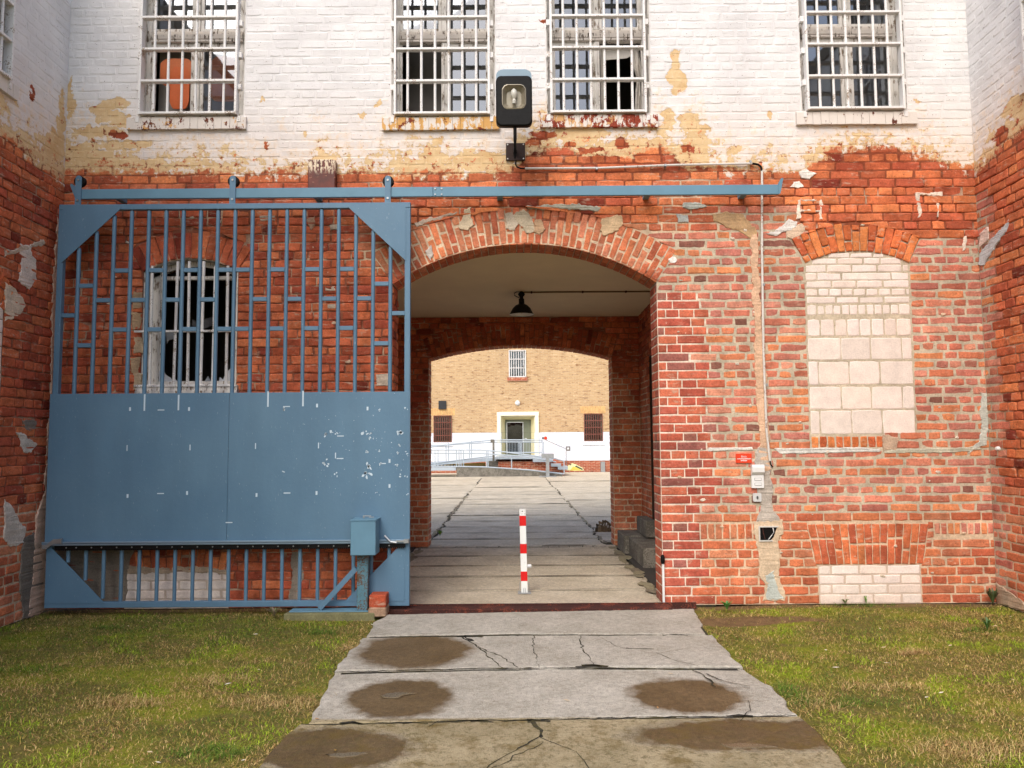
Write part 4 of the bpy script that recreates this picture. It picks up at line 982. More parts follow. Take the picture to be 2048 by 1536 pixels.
# broken tarmac along the long joints of the paving
tj=MB(); tj.cur=(1,1,1,1)
def tarline(x0,y0,x1,y1,w,n):
    for i in range(n):
        t=random.random(); x=x0+(x1-x0)*t+jit(w*.4); y=y0+(y1-y0)*t; a=w*random.uniform(.3,1); l=random.uniform(.08,.35)
        pts=[(x+a*random.uniform(.5,1.1)*math.cos(q*.785),y+l*random.uniform(.5,1.1)*math.sin(q*.785)) for q in range(8)]
        tj.add([(px_,py_,.0165+i*.00002) for px_,py_ in pts],[tuple(range(8))],(.42,.40,.36,1) if random.random()<.7 else (.55,.55,.45,1))
tarline(1.56,.6,1.60,4.3,.10,26); tarline(-1.5,.4,-1.5,4.3,.10,16); tarline(-1.44,4.8,-1.42,16,.07,34); tarline(1.52,4.8,1.52,18,.05,30); tarline(.6,4.48,.7,4.5,.5,2)
def joint(x0,x1,y,w):
    n=max(6,int((x1-x0)/.12)); o=random.uniform(0,9); L_=[];R_=[]
    for i in range(n+1):
        x=x0+(x1-x0)*i/n; yy=y+.014*mn.noise((x*1.5,y,o))+jit(.004); q=w*max(.25,.8+1.6*mn.noise((x*2.3,y*3,o+5)))
        L_.append((x,yy-q/2,.0172)); R_.append((x,yy+q/2,.0172))
    tj.add(L_+R_,[(i,i+1,n+2+i,n+1+i) for i in range(n)],(.16,.15,.13,1))
for i,y in enumerate([.80,1.70,2.54,3.42]): joint(-1.55,1.62,y,[.02,.03,.034,.028][i])
joint(-1.5,1.55,4.31,.03)
for y in [5.45,6.3,7.3,8.4,9.7,11.4,12.9,14.6,16.3,17.8,20.5,24,28]: joint(-1.42,1.50,y,.02+y*.0028)
for y in [4.9,6.6,8.2,10.3,12.6,15.2,18.3,22,26,30]: joint(-5.5,-1.46,y,.02+y*.0028)
for y in [5,7,9.2,11.6,14.1,17,20,24.5,29]: joint(1.54,5.6,y,.02+y*.0028)
tag(tj.build('tar_repair',M['yard'],normals=False),kind='structure')
# passage floor and yard
random.seed(8)
def slabs(name,x0,x1,ylist,zf,mat):
    allm=MB()
    for ya,yb in zip(ylist[:-1],ylist[1:]):
        c=random.uniform(.93,1.06); m_=slab([(x0+jit(.04),ya+.010+ya*.0006),(x1+jit(.04),ya+.010+ya*.0006+jit(.02)),(x1+jit(.04),yb-.010),(x0+jit(.04),yb-.010+jit(.01))],zf+jit(.007),c,.012,.10)
        b=len(allm.v); allm.v+=m_.v; allm.c+=m_.c; allm.f+=[tuple(q+b for q in f) for f in m_.f]; allm.m+=m_.m
    tag(allm.build(name,mat),kind='structure')
yl=[-.02,.80,1.70,2.54,3.42,4.30]; slabs('passage_floor',-1.55,1.62,yl,.006,M['yard'])
yl=[4.55,5.45,6.3,7.3,8.4,9.7,11.4,12.9,14.6,16.3,17.8,20.5,24,28,33.8]; slabs('yard_paving',-1.42,1.50,yl,.004,M['yard'])
yl2=[4.9,6.6,8.2,10.3,12.6,15.2,18.3,22,26,30,33.8]; slabs('yard_paving',-5.5,-1.47,yl2,.0,M['yard']); slabs('yard_paving',1.54,5.6,[5,7,9.2,11.6,14.1,17,20,24.5,29,33.8],.0,M['yard'])
slabs('yard_paving',-12,-5.54,yl2,-.004,M['yard']); slabs('yard_paving',5.64,12,yl2,-.004,M['yard'])
fb=MB(); fb.box(-PW,PW,0,4.88,-.02,-.006); fb.box(-14,14,4.9,34,-.024,-.012)
tag(fb.build('passage_bed',M['crack']),kind='structure')
b=MB(); random.seed(12); x=-1.35
while x<1.55:
    ww=random.uniform(.16,.3); b.cbox(x,x+ww-.012,4.32+jit(.008),4.42,-.02,.012+jit(.003),.004,(1,1,1,1)); b.cbox(x+jit(.04),x+ww-.012,4.435,4.53+jit(.008),-.02,.012+jit(.003),.004,(1,1,1,1)); x+=ww
tag(b.build('paving_strip',M['yard']),kind='structure')
b=MB(); b.box(-2.09,-1.57,.38,4.46,-.01,.012); b.box(1.64,2.09,.38,4.46,-.01,.012); b.cur=(1,1,1,1); tag(b.build('passage_floor_edge',m_paint('worn_tarmac',(108,102,92),.95,.3,dirt=(60,56,52),dirt_amt=1.2,bump=.8,scale=6)),kind='structure')

# ------------------------------------------------------------------ light
world=bpy.data.worlds.new('World'); sc.world=world; world.use_nodes=True; nt=world.node_tree
bg=nt.nodes['Background']; sky=nt.nodes.new('ShaderNodeTexSky'); sky.sky_type='NISHITA'; sky.sun_disc=False
EL,AZ=R(46),R(200)      # sun high behind the photographer's left shoulder, softened by thin cloud
sky.sun_elevation=EL; sky.sun_rotation=AZ; sky.air_density=1.0; sky.dust_density=3.5; sky.ozone_density=1
nt.links.new(sky.outputs[0],bg.inputs[0]); bg.inputs[1].default_value=.15
sl=bpy.data.lights.new('sun','SUN'); sl.energy=1.05; sl.angle=R(40); sl.color=(1,.965,.92)
so=bpy.data.objects.new('sun',sl); col.objects.link(so)
dv=Vector((math.sin(AZ)*math.cos(EL),math.cos(AZ)*math.cos(EL),math.sin(EL)))
so.rotation_euler=dv.to_track_quat('Z','Y').to_euler()
sc.view_settings.view_transform='Standard'; sc.view_settings.look='None'; sc.view_settings.exposure=.62; sc.view_settings.gamma=1
# ------------------------------------------------------------------ sliding gate
YG=-.24
M['steelblue']=m_paint('bright_blue_grey_strip',(140,164,184),.35,.05,metal=.5)
gate=empty('sliding_gate',(P(460,1210,YG)[0],YG,.03),'large blue steel sliding gate with barred top, standing open in front of the left wall','gate')
g_=lambda a,b,y=YG:P(a,b,y)
xl0,zt0=g_(119,409); xl1,zb0=g_(94,1219); xr0,_=g_(820,409); xr1,zb1=g_(821,1207)
GL=(xl0+xl1)/2; GR=(xr0+xr1)/2; GT=(g_(119,409)[1]+g_(820,408)[1])/2; GB=(zb0+zb1)/2
fw=.058
def gb(name,fn,mat='gate',label=None,parent=None,smooth=False):
    m_=MB(); fn(m_); o=bp(m_,name,M[mat],parent or gate,smooth=smooth) if (parent is None or parent is gate) else bl_in(m_,name,M[mat],parent,smooth)
    if label: o['label']=label
    return o
def bl_in(mb,name,mat,parent,smooth=False):          # sub-part of a part that hangs under an empty
    o=mb.build(name,mat,smooth=smooth); o.parent=parent; root=parent.parent
    o.matrix_parent_inverse=parent.matrix_parent_inverse.copy() if False else (parent.matrix_parent_inverse.inverted() if False else Matrix.Identity(4))
    return o
zp0,zp1=g_(460,786)[1],g_(460,1083)[1]               # sheet panel: top and bottom
y0,y1=YG-.03,YG+.03
gb('frame_stile',lambda m:m.cbox(GL,GL+fw,y0,y1,GB+fw,GT-fw,.004)); gb('frame_stile',lambda m:m.cbox(GR-fw,GR,y0,y1,GB+fw,GT-fw,.004))
gb('frame_rail',lambda m:m.cbox(GL,GR,y0-.001,y1+.001,GT-fw,GT,.004)); gb('frame_rail',lambda m:m.cbox(GL,GR,y0-.001,y1+.001,GB,GB+fw,.004))
xmid=g_(459,930)[0]
pl0=GL-.012
gb('sheet_panel',lambda m:m.cbox(pl0,xmid-.0012,y0-.012,y0-.002,zp1,zp0,.002)); gb('sheet_panel',lambda m:m.cbox(xmid+.0012,GR+.004,y0-.012,y0-.002,zp1,zp0,.002))
pitch=(GR-GL-fw)/20; XB=[GL+fw/2+pitch*i for i in range(21)]
gus=.60
def gusset(cx,cz,sx,sz,lx,lz): 
    gb('corner_gusset',lambda m:m.prism([(cx,cz),(cx+sx*lx,cz),(cx,cz+sz*lz)],y0-.006,y0+.002))
cxl=GL+fw-.012; cxr=GR-fw+.012
gusset(cxl,GT-fw+.010,1,-1,.60,.57); gusset(cxr,GT-fw+.010,-1,-1,.60,.57)
gusset(cxl-.04,GB+fw-.010,1,1,.60,.60); gusset(cxr,GB+fw-.010,-1,1,.60,.60)
for i in range(1,20):
    x=XB[i]; d=min(x-GL,GR-x)
    zt=GT-fw+.005
    if d<.62+.03: zt=min(zt,GT-fw-.57*(1-(d-.05)/.60)+.03)
    gb('upper_bar',lambda m:m.tube([(x,YG,zp0-.02),(x,YG,zt-.12),(x,YG,zt-.02),(x,YG,zt)],[.0205,.0205,.0205,.015],12),smooth=True)
zr_={'A':g_(460,540)[1],'B':g_(460,599)[1],'C':g_(460,658)[1],'D':g_(460,570)[1],'E':g_(460,629)[1],'F':g_(460,689)[1]}
RG=['E','DF','B','AC','B','AC','B','AC','B','AC','AC','B','AC','B','AC','B','AC','B','DF','E']
for i,k_ in enumerate(RG):
    for q in k_:
        z=zr_[q]+.0; xa=XB[i]+(.018 if i else .028); xb=XB[i+1]-(.018 if i<19 else .028)
        gb('cross_rung',lambda m:m.cbox(xa,xb,YG-.016,YG+.016,z-.022,z+.022,.003))
for i in range(1,20):
    x=XB[i]; d=min(x-GL,GR-x); zb=GB+fw-.005
    if d<.60: zb=max(zb,GB+fw+.60*(1-(d-.03)/.60)-.03)
    if zp1-.03-zb<.05: continue
    gb('lower_bar',lambda m:m.tube([(x,YG,zb),(x,YG,zp1+.02)],.019,12),smooth=True)
# rack and cover strip that the motor drives
gb('cover_strip',lambda m:(m.cbox(GL-.02,GR-.0,y0-.05,y0-.012,zp1-.022,zp1+.008,.006),m.cbox(GL-.02,GR-.0,y0-.05,y0-.044,zp1-.006,zp1+.018,.002)),'steelblue')
def rack(m):
    m.box(GL+.10,GR-.04,y0-.03,y0+.0,zp1-.062,zp1-.024)
    x=GL+.11
    while x<GR-.06: m.box(x,x+.009,y0-.029,y0-.001,zp1-.072,zp1-.062); x+=.019
gb('toothed_rack',rack,'black')
def bolts(m):
    x=GL+.22
    while x<GR-.1:
        m.lathe([(0,-.006),(.006,-.006),(.007,0),(.007,.004)],(x,y0-.031,zp1-.043),8,'y'); x+=.152 if int(x*10)%2 else .10
        
gb('rack_bolts',bolts,'steel')
gb('end_stop',lambda m:(m.box(GL-.01,GL+.04,y0-.06,y0-.0,zp1-.05,zp1-.01),m.prism([(GL+.04,zp1-.045),(GL+.10,zp1-.0),(GL+.19,zp1+.005),(GL+.19,zp1+.05),(GL+.10,zp1+.045),(GL+.04,zp1-.005)],y0-.058,y0-.05),m.box(GL+.186,GL+.192,y0-.075,y0-.05,zp1+.0,zp1+.055)),'steel')
gb('end_stop',lambda m:(m.box(GR-.05,GR+.0,y0-.07,y0-.0,zp1-.015,zp1+.02),m.box(GR-.13,GR-.05,y0-.07,y0-.04,zp1-.005,zp1+.012),m.tube([(GR-.24,y0-.07,zp1+.06),(GR-.18,y0-.075,zp1+.0),(GR-.12,y0-.07,zp1-.01)],.012,8)),'steel')
# scuffs through the blue paint
random.seed(2); sf=MB(); ys=y0-.0128
def fleck(px,py,w,h,ang=0,n=7,c=None):
    x,z=g_(px,py,ys); pts=[]
    for i in range(n):
        a=2*math.pi*i/n; r=random.uniform(.55,1.15); u,v=w/240*r*math.cos(a),h/240*r*math.sin(a)
        pts.append((x+u*math.cos(ang)-v*math.sin(ang),z+u*math.sin(ang)+v*math.cos(ang)))
    sf.prism(pts,ys,ys+.0006)
def line(px,py,w,h):
    x,z=g_(px,py,ys); sf.box(x-w/380,x+w/380,ys,ys+.0006,z-h/380,z+h/380)
for (a,b,c_,d_) in ((289,805,3,32),(357,805,3,30),(536,798,3,30),(606,797,3,30)): line(a,b,c_,d_)
for a,b in ((260,818),(378,818),(568,818),(634,811),(735,817),(779,922),(779,972),(255,992),(374,986),(513,990),(633,986)): line(a,b,3.5,7)
for a,b in ((322,820),(573,813),(681,872),(680,917),(765,927),(574,986),(321,987),(458,1045)): line(a,b,13,1.8)
for a,b in ((254,896),(380,895),(511,892),(637,891),(671,911)): line(a,b,1.8,11)
for (px,py,r_,k_) in ((656,867,8,5),(674,868,5,3),(738,867,9,7),(742,877,6,3),(799,863,9,6),(734,904,3,8),(758,902,4,4),(797,905,3,7),(812,904,4,3),(652,931,9,6),(739,931,9,6),(762,927,6,2),(791,929,5,4),(736,947,9,7),(672,950,5,4),(801,949,5,3),(811,951,5,2),(797,890,4,4),(566,943,4,3),(759,820,4,4),(567,819,4,4),(815,817,5,3),(752,985,3,3),(759,990,2,1),(812,989,4,2)):
    for _ in range(k_): fleck(px+random.gauss(0,r_*.5),py+random.gauss(0,r_*.45),random.uniform(1.5,r_*.62),random.uniform(1.2,r_*.45),random.uniform(0,3.1))
for _ in range(60):
    fleck(random.gauss(745,60),random.gauss(910,50),random.uniform(.6,1.6),random.uniform(.5,1.4),random.uniform(0,3),5) if random.random()<.7 else fleck(random.uniform(600,800),random.uniform(830,990),.8,.7,0,5)
bp(sf,'paint_scuffs',M['gatechip'],gate)

# overhead rail on the wall
rl=empty('overhead_rail',(P(850,390)[0],-.1,P(850,390)[1]),'long blue steel rail bolted to the brick wall above the gateway','rail')
ya,yb=-.235,-.20
x0r=P(150,390,-.22)[0]; x1r=P(1556,378,-.22)[0]; zr0=P(160,391,-.22)[1]; zr1=P(1540,379,-.22)[1]; ZR=(zr0+zr1)/2+.004; hh=.052
m_=MB(); m_.cbox(x0r+.03,P(866,390,-.22)[0],ya,yb,ZR-hh,ZR+hh,.004); m_.cbox(P(866,390,-.22)[0]+.002,x1r,ya+.0015,yb,ZR-hh,ZR+hh,.004); bp(m_,'track',M['rail'],rl)
m_=MB(); m_.prism([(x1r-.001,ZR-hh),(x1r+.02,ZR-hh+.01),(x1r+.055,ZR+.12),(x1r+.035,ZR+.12),(x1r-.001,ZR+hh)],ya,yb); bp(m_,'end_stop',M['rail'],rl)
m_=MB(); m_.prism([(x0r+.03,ZR-hh),(x0r+.01,ZR-hh+.01),(x0r-.045,ZR+.09),(x0r-.04,ZR+.115),(x0r+.0,ZR+.09),(x0r+.03,ZR+hh)],ya,yb); bp(m_,'end_stop',M['gate'],rl)
m_=MB(); a_=P(872,388,-.22)[0]
for dx in (-.018,.05):
    for dz in (-.03,.03): m_.lathe([(0,-.006),(.008,-.006),(.009,0),(.009,.003)],(a_+dx+.01,ya-.002,ZR+dz),8,'y')
bp(m_,'joint_bolts',M['steel'],rl)
for px in (250,640,1000,1290,1480):
    m_=MB(); x=P(px,390)[0]; m_.box(x-.03,x+.03,yb+.001,.002,ZR-.03,ZR+.03); bp(m_,'wall_bracket',M['rail'],rl)
# hangers of the gate
for px in (158,466,776):
    x=P(px,380,ya)[0]; zt=P(px,352,ya)[1]; m_=MB()
    pts=[(x-.031,GT-.005),(x+.031,GT-.005),(x+.031,zt-.031)]+[(x+.031*math.cos(a*math.pi/8),zt-.031+.031*math.sin(a*math.pi/8)) for a in range(1,8)]+[(x-.031,zt-.031)]
    m_.prism(pts,ya-.016,ya-.006); hgr=bp(m_,'hanger',M['gate'],gate,smooth=False)
    m_=MB(); m_.lathe([(0,-.008),(.011,-.008),(.012,-.001),(.012,.004)],(x,ya-.016,zt-.048),8,'y'); bp(m_,'bolt',M['steel'],gate); m_=MB(); m_.lathe([(0,-.008),(.011,-.008),(.012,-.001),(.012,.004)],(x,ya-.016,GT+.05),8,'y')
    b_=bp(m_,'bolt',M['steel'],gate)
    m_=MB(); m_.lathe([(0,-.006),(.052,-.006),(.058,.0),(.050,.010),(.050,.03),(.058,.04),(0,.042)],(x,ya+.0,zt-.055),24,'y'); bp(m_,'roller',M['black'],gate,smooth=True)

# ------------------------------------------------------------------ gate motor on its post
YM=-.36
mo=empty('gate_motor',(P(735,1215,YM)[0],YM,0),'blue steel box on a short braced post beside the gate','gate motor')
xa,za=P(701,1042,YM-.16); xb,zb=P(751,1111,YM-.16); zt=P(720,1042,YM-.16)[1]
m_=MB(); m_.cbox(xa,xb,YM-.16,YM+.07,zb,zt,.006); m_.cbox(xa-.006,xb+.006,YM-.166,YM+.076,zt+.0005,zt+.012,.003); bp(m_,'housing',M['rail'],mo)
m_=MB(); m_.tube([(xa+.10,YM,zt+.012),(xa+.10,YM,zt+.035)],.010); m_.box(xa+.09,xa+.17,YM-.008,YM+.008,zt+.03,zt+.038); m_.box(xa+.15,xa+.20,YM-.008,YM+.008,zt+.018,zt+.026); bp(m_,'lever',M['steel'],mo)
p0=P(716,1113,YM); p1=P(737,1215,YM); zbs=.045
m_=MB(); m_.cbox(p0[0],p1[0],YM-.05,YM+.035,zbs+.01,zb-.001,.005); bp(m_,'post',m_paint('worn_blue_post_paint',(84,126,142),.6,.15,dirt=(90,70,54),dirt_amt=.55,bump=.3,scale=5),mo)
q0=P(713,1136,YM); q1=P(640,1216,YM); m_=MB(); 
dx,dz=q1[0]-q0[0],q1[1]-q0[1]; L_=math.hypot(dx,dz); nx_,nz_=-dz/L_*.025,dx/L_*.025
m_.prism([(q0[0]+nx_,q0[1]+nz_),(q0[0]-nx_,q0[1]-nz_),(q1[0]-nx_,q1[1]-nz_),(q1[0]+nx_,q1[1]+nz_)],YM-.03,YM+.03); bp(m_,'brace',M['gate'],mo)
ba=P(582,1220,YM); bb=P(737,1215,YM); m_=MB(); m_.cbox(ba[0],bb[0]+.01,YM-.075,YM+.07,zbs,zbs+.010,.002); bp(m_,'base_plate',M['rail'],mo)
m_=MB(); fpts=[(ba[0]-.03,YM-.125),(bb[0]+.05,YM-.135),(bb[0]+.06,YM+.12),(ba[0]-.05,YM+.12)]
mm=slab(fpts,zbs-.001,1,.012); mm.c=[(*lin((120,118,86)),.5)]*len(mm.v); bp(mm,'footing',M['vc'],mo)
# loose brick standing at the end of the rail
bx0,bz0=P(738,1228,YM-.09); bx1,bz1=P(772,1190,YM-.09)
br=MB(); br.cbox(bx0,bx1,YM-.10,YM+.10,.09,bz1,.008,(*lin((176,84,58)),.5)); br.cbox(bx0-.006,bx1+.004,YM-.11,YM+.10,.0,.092,.012,(*lin((170,140,116)),.5))
br.c=[(*q[:3],.5) for q in br.c]; tag(br.build('brick',M['brick']),'single red brick set on mortar beside the foot of the gate motor post','brick')

# steel threshold rail across the gateway
th=MB(); tx0=P(768,1215,-.2)[0]; tx1=P(1342,1212,-.2)[0]; ya_=gnd(1050,1224).y; 
th.cbox(tx0,tx1,ya_,-.10,-.03,.030,.004); th.box(tx0+.05,tx1+.28,-.095,-.085,-.02,.045)
tag(th.build('threshold_rail',M['rust']),'rusty flat steel rail lying across the gateway threshold','rail')

# ------------------------------------------------------------------ wall fittings
def lathe_part(parent,name,prof,o,mat,n=24,axis='z'): m_=MB(); m_.lathe(prof,o,n,axis); return bp(m_,name,M[mat],parent,smooth=True)
def rrect(cx,cz,w,h,r,n=5):
    pts=[]
    for (sx,sz,a0) in ((1,1,0),(-1,1,90),(-1,-1,180),(1,-1,270)):
        for i in range(n+1):
            a=R(a0+90*i/n); pts.append((cx+sx*(w/2-r)+r*math.cos(a),cz+sz*(h/2-r)+r*math.sin(a)))
    return pts
# floodlight
YF=-.55
ca=P(1028,200,YF); fl=empty('floodlight',(P(1030,305)[0],-.02,P(1030,305)[1]),'black and grey floodlight on an arm between the two middle windows','floodlight')
M['lampgrey']=m_paint('blue_grey_lamp_paint',(136,160,176),.4,.06,dirt=(110,124,130),dirt_amt=.3); M['reflector']=m_paint('lamp_reflector',(150,142,124),.35,.15,metal=.25,spec=.6); M['bulb']=m_paint('milky_bulb',(196,194,184),.3,.04,spec=.6)
W_,H_=P(1064,200,YF)[0]-P(992,200,YF)[0],P(1028,144,YF)[1]-P(1028,255,YF)[1]
tilt=R(-3)
def ft(x,z,y):                      # tilt the lamp head down a little about its foot
    zz=z-(ca[1]-H_/2); yy=y-YF
    return (x,YF+yy*math.cos(tilt)+zz*math.sin(tilt)*1.0,ca[1]-H_/2+zz*math.cos(tilt)-yy*math.sin(tilt))
def ring(m,loops,caps=(True,True)):
    n=len(loops[0][0]); vs=[ft(x,z,y) for pts,y in loops for x,z in pts]; fs=[]
    for i in range(len(loops)-1):
        for k in range(n): fs.append((i*n+k,i*n+(k+1)%n,(i+1)*n+(k+1)%n,(i+1)*n+k))
    if caps[0]: fs.append(tuple(range(n)))
    if caps[1]: fs.append(tuple(range((len(loops)-1)*n,len(loops)*n)))
    m.add(vs,fs)
cx,cz_=ca
m_=MB(); ring(m_,[(rrect(cx,cz_+.05,W_*.985,H_*.90,.06),YF+.018),(rrect(cx,cz_+.06,W_*.97,H_*.92,.07),YF+.04),(rrect(cx,cz_+.075,W_*.93,H_*.86,.08),YF+.10),(rrect(cx,cz_+.07,W_*.75,H_*.7,.08),YF+.19)]); bp(m_,'housing',M['lampgrey'],fl,smooth=True)
m_=MB()
outer=rrect(cx,cz_-.03,W_,H_*.88,.055); 
def lens(s): 
    return [(cx+ (.088*s)*max(-1,min(1,1.15*math.cos(t)))*1.0, cz_+.035+.098*s*max(-1,min(1,1.25*math.sin(t)))) for t in [R(45+90*k_+90*i/5-45) for k_ in range(4) for i in range(5)]+[]]
N24=24; outer=[outer[i] for i in range(len(outer))]
lp=[(cx+.125*max(-.97,min(.97,1.1*math.cos(2*math.pi*i/24))),cz_+.01+.135*max(-.93,min(.93,1.2*math.sin(2*math.pi*i/24)))) for i in range(24)]
ring(m_,[(outer,YF+.02),(outer,YF-.035),([(cx+(x-cx)*.93,cz_+(z-cz_)*.95) for x,z in outer],YF-.045)],(True,False))
# front face with an opening for the lens
o24=[(cx+(x-cx)*.93,cz_+(z-cz_)*.95) for x,z in outer]
ang=lambda p:math.atan2(p[1]-cz_-.0,p[0]-cx)
o24.sort(key=ang); l24=sorted(lp,key=ang)
vs=[ft(x,z,YF-.045) for x,z in o24]+[ft(x,z,YF-.045) for x,z in l24]; n=24
m_.add(vs,[(i,(i+1)%n,(i+1)%n+n,i+n) for i in range(n)])
bp(m_,'front_frame',M['black'],fl)
m_=MB(); ring(m_,[(l24,YF-.046),([(cx+(x-cx)*.93,cz_+.01+(z-cz_-.01)*.93) for x,z in l24],YF-.050),([(cx+(x-cx)*.92,cz_+.01+(z-cz_-.01)*.92) for x,z in l24],YF-.03),([(cx+(x-cx)*.62,cz_+.01+(z-cz_-.01)*.62) for x,z in l24],YF+.015)],(False,True)); bp(m_,'reflector',M['reflector'],fl)
m_=MB(); m_.lathe([(.018,-.078),(.022,-.045),(.020,-.042),(.014,-.030),(.030,-.0),(.034,.03),(.028,.058),(.012,.076),(0,.08)],ft(cx,cz_+.02,YF-.028),20); bp(m_,'bulb',M['bulb'],fl,smooth=True)
za_=P(1030,258,YF)[1]
m_=MB(); m_.tube([(cx+.008,YF+.0,za_+.06),(cx+.008,YF+.0,za_-.10),(cx+.008,YF+.06,za_-.22),(cx+.008,-.06,P(1030,300)[1]),(cx+.008,-.02,P(1030,318)[1])],.018,10); bp(m_,'arm',M['black'],fl,smooth=True)
pa,pb=P(1012,323),P(1050,288); m_=MB(); m_.cbox(pa[0],pb[0],-.032,-.012,pa[1],pb[1],.003); bp(m_,'wall_plate',m_paint('dark_brown_steel',(52,32,26),.6,.2),fl)
m_=MB()
for sx in (pa[0]+.018,pb[0]-.018):
    for sz in (pa[1]+.018,pb[1]-.018): m_.lathe([(0,-.006),(.007,-.006),(.008,0),(.008,.003)],(sx,-.034,sz),8,'y')
bp(m_,'plate_bolts',M['white'],fl)
# conduits
cd=empty('cable_conduit',(P(1524,640)[0],-.02,P(1524,640)[1]),'thin pale conduit running from the floodlight down the wall to the intercom','conduit')
Q=lambda a,b,y=-.035:(P(a,b,y)[0],y,P(a,b,y)[1])
M['conduit']=m_paint('pale_conduit',(206,204,198),.45,.05,dirt=(150,120,100),dirt_amt=.3)
m_=MB(); m_.tube([Q(1032,322,-.05),Q(1031,328,-.05),Q(1034,334,-.045),Q(1042,337),Q(1052,337)],.009,8); bp(m_,'flexible_cable',M['black'],cd)
m_=MB(); m_.tube([Q(1050,337),Q(1200,336),Q(1350,330),Q(1504,327)],.0125,8); bp(m_,'pipe',M['conduit'],cd,smooth=True)
m_=MB(); m_.tube([Q(1504,327),Q(1516,329),Q(1522,334),Q(1524,342)],.0125,8); bp(m_,'bend',M['black'],cd,smooth=True)
m_=MB(); m_.tube([Q(1524,340),Q(1524,500),Q(1527,700),Q(1533,860),Q(1540,922)],.0125,8); bp(m_,'pipe',M['conduit'],cd,smooth=True)
for a,b in ((1193,338),(1330,332),(1500,325),(1526,570),(1532,770)):
    m_=MB(); q=Q(a,b,-.02); m_.cbox(q[0]-.012,q[0]+.012,-.05,-.01,q[2]-.014,q[2]+.014,.003); bp(m_,'clip',M['steel'],cd)
m_=MB(); m_.tube([Q(1540,920),Q(1541,928,-.02),Q(1545,934,-.012)],.007,6); bp(m_,'cable_end',M['black'],cd)
# rusty box above the rail
pa,pb=P(620,385),P(675,325); rb=MB(); rb.cbox(pa[0],pb[0],-.10,.0,pa[1],pb[1],.008)
def m_rbox():
    g=G('rusty_painted_box'); sep=g.n('ShaderNodeSeparateXYZ'); g.l(g.co,sep.inputs[0]); n=g.noise(22,6,.7,v=g.scale(g.co,(2,1,.7))); n2=g.noise(9,4,.6)
    h=g.ramp(g.m('ADD',sep.outputs[2],g.m('MULTIPLY',g.m('SUBTRACT',n2,.5),.12)),pa[1]+.17,pa[1]+.23)
    c=g.mix(g.ramp(n2,.3,.7),L4((110,42,28)),L4((70,28,20))); c=g.mix(g.m('MULTIPLY',h,g.ramp(n,.48,.54)),c,L4((222,204,176)))
    hs=g.noise(30,3,.5,v=g.scale(g.co,(.4,1,3))); c=g.mix(g.ramp(hs,.66,.68),c,L4((206,150,110)))
    return g.fin(c,.55,g.bump(n,.3,.004),0,.5)
tag(rb.build('wall_box',m_rbox()),'small rusty brown box under peeling paint, fixed above the blue rail','box')
# red sign
pa,pb=P(1471,926),P(1502,907); sg=empty('wall_sign',((pa[0]+pb[0])/2,-.012,(pa[1]+pb[1])/2),'small orange-red sign with white lettering left of the intercom','sign')
m_=MB(); m_.cbox(pa[0],pb[0],-.020,-.010,pa[1],pb[1],.001); bp(m_,'plate',M['sign'],sg)
fc=bpy.data.curves.new('lettering','FONT'); fc.body='Bitte'; fc.size=.030; fc.extrude=.0005; fc.align_x='CENTER'
fo=bpy.data.objects.new('lettering',fc); col.objects.link(fo); fo.location=((pa[0]+pb[0])/2,-.0212,pb[1]-.040); fo.rotation_euler=(R(90),0,0)
dg=bpy.context.evaluated_depsgraph_get(); dg.update(); me=bpy.data.meshes.new_from_object(fo.evaluated_get(dg)); mw=fo.matrix_basis.copy(); bpy.data.objects.remove(fo); me.transform(Matrix.Translation(((pa[0]+pb[0])/2,-.0212,pb[1]-.040))@Matrix.Rotation(R(90),4,'X'))
me.materials.clear(); me.materials.append(M['white']); lo=bpy.data.objects.new('lettering',me); col.objects.link(lo); fit(lo,sg)
m_=MB(); w_=pb[0]-pa[0]
def dashes(x0,x1,z,h,seed):
    random.seed(seed); x=x0
    while x<x1: d=random.uniform(.003,.006); m_.box(x,x+d,-.0215,-.0200,z-h*random.choice((.5,.5,.8)),z+h*random.choice((.5,.5,.8))); x+=d+.0018
dashes(pa[0]+.012,pb[0]-.03,pb[1]-.054,.008,1); dashes(pb[0]-.026,pb[0]-.012,pb[1]-.054,.008,2); dashes(pa[0]+.05,pb[0]-.05,pb[1]-.072,.009,3); bp(m_,'small_print',M['white'],sg)
# intercom
ic0,ic1=P(1502,976),P(1525,929); ic=empty('intercom',((ic0[0]+ic1[0])/2,-.01,(ic0[1]+ic1[1])/2),'white door intercom with two buttons below the red sign','intercom')
m_=MB(); z2=ic0[1]+(ic1[1]-ic0[1])*.56; m_.cbox(ic0[0],ic1[0],-.034,-.008,ic0[1],z2-.001,.003); m_.prism([(-.008,z2),(-.034,z2),(-.062,z2+.03),(-.066,ic1[1]-.03),(-.058,ic1[1]),(-.008,ic1[1])],ic0[0],ic1[0],mp=lambda x,z,y:(y,x,z)); bp(m_,'case',M['white'],ic)
for t in (.17,.38):
    zc=ic0[1]+(ic1[1]-ic0[1])*t; m_=MB(); m_.cbox(ic0[0]+.028,ic1[0]-.026,-.038,-.0335,zc-.015,zc+.015,.002); bn=bp(m_,'button',m_paint('grey_button',(150,150,150),.5,.05),ic)
    m_=MB(); m_.box(ic0[0]+.032,ic1[0]-.030,-.0395,-.038,zc-.011,zc+.011); bp(m_,'button_face',M['white'],ic)
ks0,ks1=P(1505,1003),P(1521,986); ks=empty('key_switch',((ks0[0]+ks1[0])/2,-.01,(ks0[1]+ks1[1])/2),'square grey key switch on the wall under the intercom','switch')
